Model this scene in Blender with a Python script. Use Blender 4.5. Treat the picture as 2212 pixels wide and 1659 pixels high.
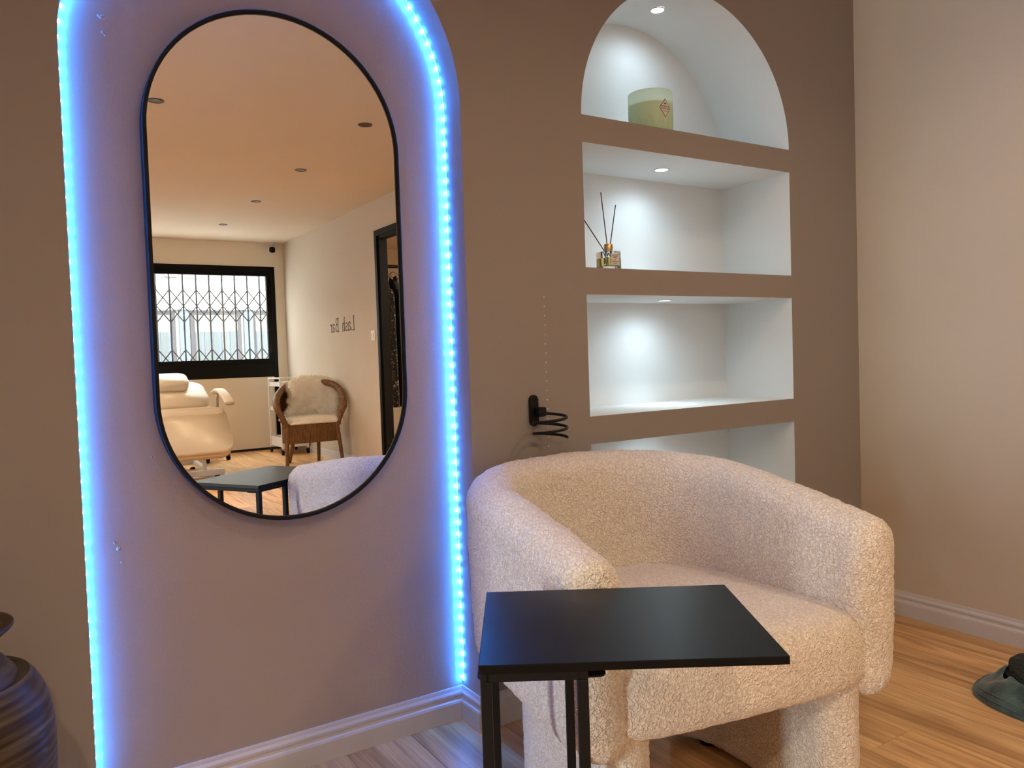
import bpy, bmesh, math, random
from mathutils import Vector, Matrix, noise
random.seed(7)
PI = math.pi
for o in list(bpy.data.objects): bpy.data.objects.remove(o)
scene = bpy.context.scene
COL = scene.collection

# ------------------------------------------------------------------ camera
cam_d = bpy.data.cameras.new('camera')
cam_d.sensor_fit = 'HORIZONTAL'; cam_d.sensor_width = 36.0
cam_d.lens = 1689.23 / 2212 * 36.0
cam_d.clip_start = 0.05; cam_d.clip_end = 100
cam = bpy.data.objects.new('camera', cam_d); COL.objects.link(cam)
def cam_axes(yaw, pitch, roll):
    cy, sy, cp, sp, cr, sr = math.cos(yaw), math.sin(yaw), math.cos(pitch), math.sin(pitch), math.cos(roll), math.sin(roll)
    f = Vector((sy * cp, cy * cp, sp)); r = Vector((cy, -sy, 0)); u = r.cross(f)
    return r * cr + u * sr, -r * sr + u * cr, f
r_, u_, f_ = cam_axes(0.566349, -0.036723, -0.032947)
cam.matrix_world = Matrix(((r_.x, u_.x, -f_.x, 0.0), (r_.y, u_.y, -f_.y, -1.80094), (r_.z, u_.z, -f_.z, 1.0), (0, 0, 0, 1)))
scene.camera = cam

# ------------------------------------------------------------------ world, daylight portals, exposure
world = bpy.data.worlds.new('overcast_sky'); scene.world = world; world.use_nodes = True
wb = world.node_tree.nodes['Background']
wb.inputs[0].default_value = (0.93, 0.97, 1.0, 1); wb.inputs[1].default_value = 36.0
def portal(loc, rot, sx, sy):
    d = bpy.data.lights.new('daylight_portal', 'AREA'); d.shape = 'RECTANGLE'; d.size = sx; d.size_y = sy
    d.cycles.is_portal = True
    o = bpy.data.objects.new('daylight_portal', d); COL.objects.link(o); o.location = loc; o.rotation_euler = rot
portal((0.9, -7.36, 1.53), (PI / 2, 0, PI), 3.3, 1.0)
portal((-3.12, -1.25, 1.05), (PI / 2, 0, -PI / 2), 0.5, 2.0)
vs = scene.view_settings
vs.view_transform = 'Standard'; vs.look = 'None'; vs.gamma = 1.0; vs.use_curve_mapping = False
vs.exposure = 0.0

# ------------------------------------------------------------------ measured plan (metres)
XR = 2.7116; ZC = 2.384; YB = -7.223; XLFT = -3.0
NXL, NXR, DN = 1.4114, 2.3260, 0.308
NZ = [(1.2480, 1.6081), (0.8136, 1.1696), (0.3700, 0.7323)]
NZ1 = 1.6867
AXL, AXR, DR, AZS = 0.1042, 1.0130, 0.1000, 1.655
AXC, ARAD = (AXL + AXR) / 2, (AXR - AXL) / 2

# ------------------------------------------------------------------ material helpers
MATS = {}
def new_mat(name):
    m = bpy.data.materials.new(name); m.use_nodes = True
    nt = m.node_tree; b = nt.nodes['Principled BSDF']; MATS[name] = m
    return m, nt, b
def N(nt, t, **kw):
    n = nt.nodes.new(t)
    for k, v in kw.items():
        if k.startswith('i_'):
            n.inputs[k[2:].replace('_', ' ')].default_value = v
        else: setattr(n, k, v)
    return n
def simple(name, col, rough=0.5, metal=0.0, **kw):
    m, nt, b = new_mat(name)
    b.inputs['Base Color'].default_value = (*col, 1); b.inputs['Roughness'].default_value = rough; b.inputs['Metallic'].default_value = metal
    for k, v in kw.items(): b.inputs[k.replace('_', ' ')].default_value = v
    return m
def add_bump(nt, b, scale, strength, dist=0.002, detail=4, ntype='noise', stretch=None):
    tc = N(nt, 'ShaderNodeTexCoord')
    src = tc.outputs['Object']
    if stretch:
        mp = N(nt, 'ShaderNodeMapping'); mp.inputs['Scale'].default_value = stretch
        nt.links.new(src, mp.inputs[0]); src = mp.outputs[0]
    if ntype == 'noise':
        t = N(nt, 'ShaderNodeTexNoise'); t.inputs['Scale'].default_value = scale; t.inputs['Detail'].default_value = detail; out = t.outputs['Fac']
    else:
        t = N(nt, 'ShaderNodeTexVoronoi'); t.feature = 'F1'; t.inputs['Scale'].default_value = scale; out = t.outputs['Distance']
    nt.links.new(src, t.inputs['Vector'])
    bp = N(nt, 'ShaderNodeBump'); bp.inputs['Strength'].default_value = strength; bp.inputs['Distance'].default_value = dist
    nt.links.new(out, bp.inputs['Height']); nt.links.new(bp.outputs[0], b.inputs['Normal'])
    return bp, src
def emit(name, col, s):
    m, nt, b = new_mat(name)
    b.inputs['Base Color'].default_value = (*col, 1)
    b.inputs['Emission Color'].default_value = (*col, 1); b.inputs['Emission Strength'].default_value = s
    return m

def wall_mat(name, col, bump=0.25):
    m, nt, b = new_mat(name)
    tc = N(nt, 'ShaderNodeTexCoord')
    n1 = N(nt, 'ShaderNodeTexNoise'); n1.inputs['Scale'].default_value = 2.3; n1.inputs['Detail'].default_value = 5
    nt.links.new(tc.outputs['Object'], n1.inputs['Vector'])
    mx = N(nt, 'ShaderNodeMixRGB'); mx.inputs[1].default_value = (*[c * 0.955 for c in col], 1); mx.inputs[2].default_value = (*[min(1, c * 1.035) for c in col], 1)
    nt.links.new(n1.outputs['Fac'], mx.inputs[0]); nt.links.new(mx.outputs[0], b.inputs['Base Color'])
    b.inputs['Roughness'].default_value = 0.75
    n2 = N(nt, 'ShaderNodeTexNoise'); n2.inputs['Scale'].default_value = 130; n2.inputs['Detail'].default_value = 3
    n3 = N(nt, 'ShaderNodeTexNoise'); n3.inputs['Scale'].default_value = 7; n3.inputs['Detail'].default_value = 3
    mp = N(nt, 'ShaderNodeMapping'); mp.inputs['Scale'].default_value = (1, 1, 0.25)
    nt.links.new(tc.outputs['Object'], mp.inputs[0]); nt.links.new(mp.outputs[0], n3.inputs['Vector'])
    nt.links.new(tc.outputs['Object'], n2.inputs['Vector'])
    ma = N(nt, 'ShaderNodeMath', operation='MULTIPLY_ADD'); ma.inputs[1].default_value = 0.12
    nt.links.new(n2.outputs['Fac'], ma.inputs[0]); nt.links.new(n3.outputs['Fac'], ma.inputs[2])
    bp = N(nt, 'ShaderNodeBump'); bp.inputs['Strength'].default_value = bump; bp.inputs['Distance'].default_value = 0.006
    nt.links.new(ma.outputs[0], bp.inputs['Height']); nt.links.new(bp.outputs[0], b.inputs['Normal'])
    return m
wall_mat('feature_paint', (0.298, 0.262, 0.243))
wall_mat('wall_paint', (0.575, 0.500, 0.405))
wall_mat('front_paint_lit', (0.82, 0.74, 0.61))  # lighter than the side walls, making up for light missing on the window wall
wall_mat('recess_plaster', (0.395, 0.335, 0.312), 0.5)
wall_mat('ceiling_paint', (0.68, 0.58, 0.46), 0.15)
wall_mat('niche_paint', (0.74, 0.775, 0.785), 0.2)
simple('trim_paint', (0.58, 0.56, 0.56), 0.35)
simple('black_metal', (0.004, 0.004, 0.005), 0.5, 0, Specular_IOR_Level=0.25)
simple('black_powder', (0.006, 0.006, 0.007), 0.55, 0, Specular_IOR_Level=0.2)
simple('black_plastic', (0.006, 0.006, 0.006), 0.45, 0, Specular_IOR_Level=0.25)
simple('black_frame', (0.005, 0.005, 0.005), 0.5, 0, Specular_IOR_Level=0.12)
simple('mirror_glass', (0.93, 0.93, 0.92), 0.0, 1.0)
simple('white_metal', (0.78, 0.77, 0.74), 0.35)
simple('white_plastic', (0.80, 0.79, 0.75), 0.35)
simple('tape', (0.85, 0.88, 0.9), 0.5)
simple('chrome', (0.6, 0.6, 0.6), 0.2, 1.0)
simple('brass', (0.62, 0.40, 0.16), 0.28, 1.0)
simple('downlight_trim', (0.035, 0.026, 0.017), 0.4)
simple('downlight_lens', (0.075, 0.06, 0.033), 0.35)
simple('gap_dark', (0.02, 0.017, 0.014), 0.8)
simple('print_black', (0.015, 0.014, 0.012), 0.6)
simple('lettering_brown', (0.035, 0.026, 0.017), 0.7)
simple('print_grey', (0.16, 0.14, 0.11), 0.6)
simple('label_paper', (0.78, 0.74, 0.70), 0.6)
simple('reed', (0.06, 0.04, 0.025), 0.8)
emit('led_blue', (0.02, 0.235, 1.0), 430)
emit('led_core', (0.35, 0.85, 1.0), 60)
emit('niche_led', (0.82, 0.93, 1.0), 40)
emit('added_lamp_warm', (1.0, 0.72, 0.42), 14)

m, nt, b = new_mat('glass')
b.inputs['Base Color'].default_value = (0.97, 0.985, 0.98, 1); b.inputs['Roughness'].default_value = 0.0
b.inputs['Transmission Weight'].default_value = 1.0; b.inputs['IOR'].default_value = 1.45
m, nt, b = new_mat('window_glass')          # thin pane: mostly clear with a weak mirror sheen
tr = N(nt, 'ShaderNodeBsdfTransparent'); tr.inputs[0].default_value = (0.95, 0.97, 0.96, 1)
gl = N(nt, 'ShaderNodeBsdfGlossy'); gl.inputs['Roughness'].default_value = 0.02
mx = N(nt, 'ShaderNodeMixShader'); mx.inputs[0].default_value = 0.06
nt.links.new(tr.outputs[0], mx.inputs[1]); nt.links.new(gl.outputs[0], mx.inputs[2])
nt.links.new(mx.outputs[0], nt.nodes['Material Output'].inputs[0])

m, nt, b = new_mat('table_black')
b.inputs['Base Color'].default_value = (0.003, 0.004, 0.005, 1); b.inputs['Roughness'].default_value = 0.33; b.inputs['Specular IOR Level'].default_value = 0.16
add_bump(nt, b, 900, 0.05, 0.0006)

# boucle
m, nt, b = new_mat('boucle')
b.inputs['Roughness'].default_value = 0.95
b.inputs['Sheen Weight'].default_value = 0.35
tc = N(nt, 'ShaderNodeTexCoord')
wn = N(nt, 'ShaderNodeTexNoise'); wn.inputs['Scale'].default_value = 120; wn.inputs['Detail'].default_value = 1.0
nt.links.new(tc.outputs['Object'], wn.inputs['Vector'])
wo = N(nt, 'ShaderNodeVectorMath', operation='MULTIPLY_ADD'); wo.inputs[1].default_value = (0.014, 0.014, 0.014)
nt.links.new(wn.outputs['Color'], wo.inputs[0]); nt.links.new(tc.outputs['Object'], wo.inputs[2])
vo = N(nt, 'ShaderNodeTexVoronoi'); vo.feature = 'SMOOTH_F1'; vo.inputs['Scale'].default_value = 205; vo.inputs['Smoothness'].default_value = 0.3
nt.links.new(wo.outputs[0], vo.inputs['Vector'])
cr = N(nt, 'ShaderNodeValToRGB'); cr.color_ramp.interpolation = 'EASE'
cr.color_ramp.elements[0].position = 0.25; cr.color_ramp.elements[0].color = (0.93, 0.86, 0.775, 1)
cr.color_ramp.elements[1].position = 0.70; cr.color_ramp.elements[1].color = (0.745, 0.645, 0.54, 1)
nt.links.new(vo.outputs['Distance'], cr.inputs[0]); nt.links.new(cr.outputs[0], b.inputs['Base Color'])
pw = N(nt, 'ShaderNodeMath', operation='POWER'); pw.inputs[1].default_value = 1.7; nt.links.new(vo.outputs['Distance'], pw.inputs[0])
bp = N(nt, 'ShaderNodeBump'); bp.invert = True; bp.inputs['Strength'].default_value = 0.8; bp.inputs['Distance'].default_value = 0.0055
nt.links.new(pw.outputs[0], bp.inputs['Height']); nt.links.new(bp.outputs[0], b.inputs['Normal'])

# oak laminate (planks run along y)
m, nt, b = new_mat('oak')
tc = N(nt, 'ShaderNodeTexCoord'); oi = N(nt, 'ShaderNodeObjectInfo')
mul = N(nt, 'ShaderNodeVectorMath', operation='SCALE'); mul.inputs[3].default_value = 37.0
cmb = N(nt, 'ShaderNodeCombineXYZ')
for k in range(3): nt.links.new(oi.outputs['Random'], cmb.inputs[k])
nt.links.new(cmb.outputs[0], mul.inputs[0])
addv = N(nt, 'ShaderNodeVectorMath', operation='ADD'); nt.links.new(tc.outputs['Object'], addv.inputs[0]); nt.links.new(mul.outputs[0], addv.inputs[1])
mp = N(nt, 'ShaderNodeMapping'); mp.inputs['Scale'].default_value = (1.0, 0.085, 1.0); nt.links.new(addv.outputs[0], mp.inputs[0])
n1 = N(nt, 'ShaderNodeTexNoise'); n1.inputs['Scale'].default_value = 13; n1.inputs['Detail'].default_value = 6; n1.inputs['Distortion'].default_value = 1.6
nt.links.new(mp.outputs[0], n1.inputs['Vector'])
wv = N(nt, 'ShaderNodeTexNoise'); wv.inputs['Scale'].default_value = 120; wv.inputs['Detail'].default_value = 3
mp2 = N(nt, 'ShaderNodeMapping'); mp2.inputs['Scale'].default_value = (1.0, 0.03, 1.0); nt.links.new(addv.outputs[0], mp2.inputs[0]); nt.links.new(mp2.outputs[0], wv.inputs['Vector'])
c1 = N(nt, 'ShaderNodeValToRGB'); e = c1.color_ramp.elements
e[0].position = 0.30; e[0].color = (0.36, 0.185, 0.075, 1); e[1].position = 0.72; e[1].color = (0.74, 0.46, 0.22, 1)
mid = e.new(0.5); mid.color = (0.60, 0.345, 0.15, 1)
nt.links.new(n1.outputs['Fac'], c1.inputs[0])
mx = N(nt, 'ShaderNodeMixRGB'); mx.blend_type = 'MULTIPLY'; mx.inputs[0].default_value = 0.42
gr_ = N(nt, 'ShaderNodeValToRGB'); gr_.color_ramp.elements[0].position = 0.36; gr_.color_ramp.elements[0].color = (0.42, 0.38, 0.34, 1); gr_.color_ramp.elements[1].position = 0.58; gr_.color_ramp.elements[1].color = (1, 1, 1, 1)
nt.links.new(wv.outputs['Fac'], gr_.inputs[0])
nt.links.new(c1.outputs[0], mx.inputs[1]); nt.links.new(gr_.outputs[0], mx.inputs[2])
hs = N(nt, 'ShaderNodeHueSaturation'); mr = N(nt, 'ShaderNodeMapRange'); mr.inputs[3].default_value = 0.92; mr.inputs[4].default_value = 1.3
nt.links.new(oi.outputs['Random'], mr.inputs[0]); nt.links.new(mr.outputs[0], hs.inputs['Value']); nt.links.new(mx.outputs[0], hs.inputs['Color'])
nt.links.new(hs.outputs[0], b.inputs['Base Color'])
b.inputs['Roughness'].default_value = 0.42; b.inputs['Specular IOR Level'].default_value = 0.35
bp = N(nt, 'ShaderNodeBump'); bp.inputs['Strength'].default_value = 0.12; bp.inputs['Distance'].default_value = 0.001
nt.links.new(wv.outputs['Fac'], bp.inputs['Height']); nt.links.new(bp.outputs[0], b.inputs['Normal'])

# glazed stoneware: banded olive, umber and slate
m, nt, b = new_mat('stoneware')
tc = N(nt, 'ShaderNodeTexCoord'); mp = N(nt, 'ShaderNodeMapping'); mp.inputs['Scale'].default_value = (1.6, 1.6, 34); mp.inputs['Rotation'].default_value = (0.03, 0.02, 0)
nt.links.new(tc.outputs['Object'], mp.inputs[0])
n1 = N(nt, 'ShaderNodeTexNoise'); n1.inputs['Scale'].default_value = 3.2; n1.inputs['Detail'].default_value = 7; nt.links.new(mp.outputs[0], n1.inputs['Vector'])
c1 = N(nt, 'ShaderNodeValToRGB'); e = c1.color_ramp.elements
e[0].position = 0.3; e[0].color = (0.012, 0.009, 0.010, 1); e[1].position = 0.78; e[1].color = (0.09, 0.085, 0.09, 1)
k = e.new(0.45); k.color = (0.035, 0.020, 0.010, 1); k = e.new(0.58); k.color = (0.07, 0.050, 0.018, 1)
nt.links.new(n1.outputs['Fac'], c1.inputs[0]); nt.links.new(c1.outputs[0], b.inputs['Base Color'])
b.inputs['Roughness'].default_value = 0.4; b.inputs['Specular IOR Level'].default_value = 0.35
wv = N(nt, 'ShaderNodeTexWave'); wv.bands_direction = 'Z'; wv.inputs['Scale'].default_value = 26; wv.inputs['Distortion'].default_value = 0.8
mp3 = N(nt, 'ShaderNodeMapping'); mp3.inputs['Rotation'].default_value = (0.05, 0.04, 0); nt.links.new(tc.outputs['Object'], mp3.inputs[0]); nt.links.new(mp3.outputs[0], wv.inputs['Vector'])
bp = N(nt, 'ShaderNodeBump'); bp.inputs['Strength'].default_value = 0.35; bp.inputs['Distance'].default_value = 0.003
nt.links.new(wv.outputs['Fac'], bp.inputs['Height']); nt.links.new(bp.outputs[0], b.inputs['Normal'])

m, nt, b = new_mat('suede_teal')
b.inputs['Roughness'].default_value = 1.0; b.inputs['Sheen Weight'].default_value = 0.4
tc = N(nt, 'ShaderNodeTexCoord'); n1 = N(nt, 'ShaderNodeTexNoise'); n1.inputs['Scale'].default_value = 22; n1.inputs['Detail'].default_value = 6
nt.links.new(tc.outputs['Object'], n1.inputs['Vector'])
c1 = N(nt, 'ShaderNodeValToRGB'); e = c1.color_ramp.elements
e[0].position = 0.36; e[0].color = (0.012, 0.03, 0.033, 1); e[1].position = 0.62; e[1].color = (0.065, 0.115, 0.115, 1)
nt.links.new(n1.outputs['Fac'], c1.inputs[0]); nt.links.new(c1.outputs[0], b.inputs['Base Color'])
bp = N(nt, 'ShaderNodeBump'); bp.inputs['Strength'].default_value = 0.6; bp.inputs['Distance'].default_value = 0.003
n2 = N(nt, 'ShaderNodeTexNoise'); n2.inputs['Scale'].default_value = 220; nt.links.new(tc.outputs['Object'], n2.inputs['Vector'])
nt.links.new(n2.outputs['Fac'], bp.inputs['Height']); nt.links.new(bp.outputs[0], b.inputs['Normal'])
simple('hat_lining', (0.004, 0.004, 0.004), 1.0)
m, nt, b = new_mat('plush_dark')
b.inputs['Base Color'].default_value = (0.028, 0.032, 0.028, 1); b.inputs['Roughness'].default_value = 1.0
add_bump(nt, b, 160, 1.0, 0.006, 3, 'vor')

m, nt, b = new_mat('leather_cream')
b.inputs['Base Color'].default_value = (0.74, 0.64, 0.49, 1); b.inputs['Roughness'].default_value = 0.38
add_bump(nt, b, 300, 0.06, 0.001)
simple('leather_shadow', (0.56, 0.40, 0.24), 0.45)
m, nt, b = new_mat('wicker')
tc = N(nt, 'ShaderNodeTexCoord'); mp = N(nt, 'ShaderNodeMapping'); mp.inputs['Scale'].default_value = (1, 1, .12); nt.links.new(tc.outputs['Object'], mp.inputs[0])
n1 = N(nt, 'ShaderNodeTexNoise'); n1.inputs['Scale'].default_value = 130; n1.inputs['Detail'].default_value = 3
nt.links.new(mp.outputs[0], n1.inputs['Vector'])
c1 = N(nt, 'ShaderNodeValToRGB'); e = c1.color_ramp.elements
e[0].position = 0.35; e[0].color = (0.075, 0.028, 0.005, 1); e[1].position = 0.66; e[1].color = (0.25, 0.115, 0.028, 1)
nt.links.new(n1.outputs['Fac'], c1.inputs[0]); nt.links.new(c1.outputs[0], b.inputs['Base Color']); b.inputs['Roughness'].default_value = 0.45
bp = N(nt, 'ShaderNodeBump'); bp.inputs['Strength'].default_value = 0.8; bp.inputs['Distance'].default_value = 0.004
nt.links.new(n1.outputs['Fac'], bp.inputs['Height']); nt.links.new(bp.outputs[0], b.inputs['Normal'])
m, nt, b = new_mat('fleece')
b.inputs['Base Color'].default_value = (0.97, 0.92, 0.80, 1); b.inputs['Roughness'].default_value = 0.9; b.inputs['Sheen Weight'].default_value = 0.3
add_bump(nt, b, 60, 0.8, 0.01)
def translucent_mat(name, col, f):
    m, nt, b = new_mat(name)
    b.inputs['Base Color'].default_value = (*col, 1); b.inputs['Roughness'].default_value = 0.4
    tl = N(nt, 'ShaderNodeBsdfTranslucent'); tl.inputs[0].default_value = (*col, 1)
    mx = N(nt, 'ShaderNodeMixShader'); mx.inputs[0].default_value = f
    nt.links.new(b.outputs[0], mx.inputs[1]); nt.links.new(tl.outputs[0], mx.inputs[2]); nt.links.new(mx.outputs[0], nt.nodes['Material Output'].inputs[0])
translucent_mat('frosted_glass', (0.86, 0.95, 0.88), 0.62)
translucent_mat('wax', (0.80, 0.86, 0.58), 0.4)
simple('etched_line', (0.52, 0.60, 0.46), 0.6)
simple('oil', (0.75, 0.60, 0.18), 0.05, 0, Transmission_Weight=0.85, IOR=1.4)
m, nt, b = new_mat('printed_cloth')
b.inputs['Roughness'].default_value = 0.9
tc = N(nt, 'ShaderNodeTexCoord'); n1 = N(nt, 'ShaderNodeTexNoise'); n1.inputs['Scale'].default_value = 26; n1.inputs['Detail'].default_value = 3; n1.inputs['Distortion'].default_value = 2.5
nt.links.new(tc.outputs['Object'], n1.inputs['Vector'])
c1 = N(nt, 'ShaderNodeValToRGB'); e = c1.color_ramp.elements
e[0].position = 0.60; e[0].color = (0.004, 0.004, 0.006, 1); e[1].position = 0.66; e[1].color = (0.35, 0.31, 0.26, 1)
nt.links.new(n1.outputs['Fac'], c1.inputs[0]); nt.links.new(c1.outputs[0], b.inputs['Base Color'])
simple('cloth_black', (0.006, 0.006, 0.008), 0.95)
simple('hanger_grey', (0.2, 0.19, 0.17), 0.4)
simple('facade_white', (0.45, 0.44, 0.42), 0.8)
simple('facade_cream', (0.16, 0.15, 0.11), 0.8)
simple('facade_pink', (0.075, 0.06, 0.05), 0.8)
simple('facade_frame', (0.016, 0.013, 0.015), 0.8)
simple('facade_blue', (0.034, 0.044, 0.056), 0.8)
simple('curtain_grey', (0.030, 0.034, 0.033), 0.8)
simple('blind_cream', (0.068, 0.068, 0.055), 0.8)
simple('pavement', (0.35, 0.34, 0.32), 0.9)
simple('galvanised', (0.17, 0.19, 0.21), 0.45, 0.5)

# ------------------------------------------------------------------ geometry helpers
class MB:
    def __init__(s): s.v = []; s.f = []
    def add(s, vs, fs):
        o = len(s.v); s.v += [tuple(p) for p in vs]; s.f += [tuple(i + o for i in f) for f in fs]; return s
    def box(s, x0, x1, y0, y1, z0, z1):
        return s.add([(x0,y0,z0),(x1,y0,z0),(x1,y1,z0),(x0,y1,z0),(x0,y0,z1),(x1,y0,z1),(x1,y1,z1),(x0,y1,z1)],
                     [(3,2,1,0),(4,5,6,7),(0,1,5,4),(1,2,6,5),(2,3,7,6),(3,0,4,7)])
    def quad(s, a, b, c, d): return s.add([a, b, c, d], [(0, 1, 2, 3)])
    def bar(s, p, q, w, h, up=(0, 0, 1)):
        p, q = Vector(p), Vector(q); d = (q - p).normalized(); up = Vector(up)
        if abs(d.dot(up)) > 0.98: up = Vector((1, 0, 0))
        a = d.cross(up).normalized() * (w / 2); c = a.cross(d).normalized() * (h / 2)
        vs = [p - a - c, p + a - c, p + a + c, p - a + c, q - a - c, q + a - c, q + a + c, q - a + c]
        return s.add(vs, [(3,2,1,0),(4,5,6,7),(0,1,5,4),(1,2,6,5),(2,3,7,6),(3,0,4,7)])
    def tube(s, path, r, n=10, closed=False, ripple=None):
        P = [Vector(p) for p in path]; m = len(P); rs = r if isinstance(r, (list, tuple)) else [r] * m
        T = []
        for i in range(m):
            a = P[(i - 1) % m] if (closed or i > 0) else P[i]; c = P[(i + 1) % m] if (closed or i < m - 1) else P[i]
            T.append((c - a).normalized())
        nrm = T[0].orthogonal().normalized(); vs = []; fs = []
        for i in range(m):
            nrm = (nrm - T[i] * nrm.dot(T[i])).normalized(); bn = T[i].cross(nrm)
            for k in range(n):
                a = 2 * PI * k / n; vs.append(P[i] + (nrm * math.cos(a) + bn * math.sin(a)) * rs[i])
        for i in range(m if closed else m - 1):
            for k in range(n):
                j = (i + 1) % m; fs.append((i * n + k, i * n + (k + 1) % n, j * n + (k + 1) % n, j * n + k))
        if not closed: fs += [tuple(range(n - 1, -1, -1)), tuple((m - 1) * n + k for k in range(n))]
        return s.add(vs, fs)
    def lathe(s, prof, c, n=48, cap=True):
        vs = []; fs = []; m = len(prof)
        for (r, z) in prof:
            for k in range(n):
                a = 2 * PI * k / n; vs.append((c[0] + r * math.cos(a), c[1] + r * math.sin(a), c[2] + z))
        for i in range(m - 1):
            for k in range(n): fs.append((i * n + k, i * n + (k + 1) % n, (i + 1) * n + (k + 1) % n, (i + 1) * n + k))
        if cap: fs += [tuple(range(n - 1, -1, -1)), tuple((m - 1) * n + k for k in range(n))]
        return s.add(vs, fs)
    def grid(s, rows, closed=False):
        m = len(rows); n = len(rows[0]); vs = [p for r in rows for p in r]; fs = []
        for i in range(m - 1):
            for k in range(n if closed else n - 1):
                fs.append((i * n + k, i * n + (k + 1) % n, (i + 1) * n + (k + 1) % n, (i + 1) * n + k))
        return s.add(vs, fs)
    def xform(s, M):
        s.v = [tuple(M @ Vector(p)) for p in s.v]; return s
    def build(s, name, mat, parent=None, smooth=False, loc=None, bevel=0, seg=2, sub=0):
        me = bpy.data.meshes.new(name); me.from_pydata(s.v, [], s.f); me.validate(); me.update()
        if smooth: me.polygons.foreach_set('use_smooth', [True] * len(me.polygons))
        me.materials.append(MATS[mat])
        o = bpy.data.objects.new(name, me); COL.objects.link(o)
        if loc: o.location = loc
        if parent: attach(o, parent)
        if bevel:
            md = o.modifiers.new('bevel', 'BEVEL'); md.width = bevel; md.segments = seg; md.limit_method = 'ANGLE'; md.angle_limit = math.radians(35)
        if sub:
            md = o.modifiers.new('sub', 'SUBSURF'); md.levels = sub; md.render_levels = sub
        return o
def attach(o, parent):
    o.parent = parent
    o.matrix_parent_inverse = Matrix.Translation(-Vector(parent.location))
def tag(o, label, cat, group=None):
    o['label'] = label; o['category'] = cat
    if group: o['group'] = group
    return o
def thing(name, label, cat, loc=(0, 0, 0), group=None):
    o = bpy.data.objects.new(name, None); COL.objects.link(o); o.location = loc; o.empty_display_size = 0.1
    return tag(o, label, cat, group)
def struct(o, label=None):
    o['kind'] = 'structure'
    if label: o['label'] = label
    return o
def recalc(o):
    bm = bmesh.new(); bm.from_mesh(o.data); bmesh.ops.recalc_face_normals(bm, faces=bm.faces); bm.to_mesh(o.data); bm.free(); return o
def rslab(w, l, t, rc, re, n=8, m=4):
    """rounded slab centred on x,y; z from 0 to t; rc plan corner radius, re edge radius"""
    def ring(ins, z):
        a, b, r = w / 2 - ins, l / 2 - ins, max(rc - ins, 0.0005); pts = []
        for cx, cy, a0 in ((a - r, b - r, 0), (-(a - r), b - r, PI / 2), (-(a - r), -(b - r), PI), (a - r, -(b - r), 1.5 * PI)):
            for k in range(n + 1):
                an = a0 + PI / 2 * k / n; pts.append((cx + r * math.cos(an), cy + r * math.sin(an), z))
        return pts
    rows = []
    for k in range(m + 1):
        a = PI / 2 * k / m; rows.append(ring(re * (1 - math.sin(a)), re * (1 - math.cos(a))))
    for k in range(m + 1):
        a = PI / 2 * (1 - k / m); rows.append(ring(re * (1 - math.sin(a)), t - re * (1 - math.cos(a))))
    b = MB(); b.grid(rows, True); nn = len(rows[0])
    b.f.append(tuple(range(nn - 1, -1, -1))); b.f.append(tuple((len(rows) - 1) * nn + k for k in range(nn)))
    return b
def cushion(w, l, t, rc, re, bol=0.0, bw=0.18, n=28):
    """upholstered pad: rounded-rectangle plan, rounded edges, optional raised side bolsters"""
    def bound(dx, dy):
        a, b = w / 2, l / 2; s = 1 / max(abs(dx) / a, abs(dy) / b); x, y = dx * s, dy * s
        if abs(x) > a - rc and abs(y) > b - rc:
            cx, cy = (a - rc) * (1 if dx > 0 else -1), (b - rc) * (1 if dy > 0 else -1)
            B = dx * cx + dy * cy; A = dx * dx + dy * dy; Cc = cx * cx + cy * cy - rc * rc
            s = (B + math.sqrt(max(0, B * B - A * Cc))) / A; return dx * s, dy * s
        return x, y
    rows = []; nn = 72
    fr = [i / n for i in range(n + 1)]
    def ring(f, bottom=False):
        out = []
        for k in range(nn):
            an = 2 * PI * k / nn; ca, sa = math.cos(an), math.sin(an)
            bx, by = bound(ca, sa); L = math.hypot(bx, by)
            d = (1 - f) * L
            x, y = bx * f, by * f
            z = t
            if bol:
                q = (abs(x) / (w / 2) - (1 - 2 * bw)) / (bw * 0.6); q = max(0, min(1, q)); z += bol * q * q * (3 - 2 * q)
            dd = min(d, re)
            z -= re - math.sqrt(max(0, re * re - (re - dd) ** 2))
            out.append((x, y, 0.0 if bottom else z))
        return out
    for f in fr[1:]: rows.append(ring(1 - (1 - f) ** 1.6))
    rows.append(ring(1.0, True))
    b = MB(); b.grid(rows, True)
    b.f.append(tuple(range(nn - 1, -1, -1))); b.f.append(tuple((len(rows) - 1) * nn + k for k in range(nn)))
    return b
def frame_mat(origin, xa, ya):
    xa = Vector(xa).normalized(); ya = Vector(ya).normalized(); za = xa.cross(ya).normalized(); ya = za.cross(xa)
    o = Vector(origin)
    return Matrix(((xa.x, ya.x, za.x, o.x), (xa.y, ya.y, za.y, o.y), (xa.z, ya.z, za.z, o.z), (0, 0, 0, 1)))
def smooth_path(pts, k=8):
    P = [Vector(p) for p in pts]; out = []
    for i in range(len(P) - 1):
        a = P[max(i - 1, 0)]; b_ = P[i]; c = P[i + 1]; d = P[min(i + 2, len(P) - 1)]
        for j in range(k):
            t = j / k
            out.append(0.5 * ((2 * b_) + (c - a) * t + (2 * a - 5 * b_ + 4 * c - d) * t * t + (3 * b_ - a - 3 * c + d) * t ** 3))
    out.append(P[-1]); return out
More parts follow.
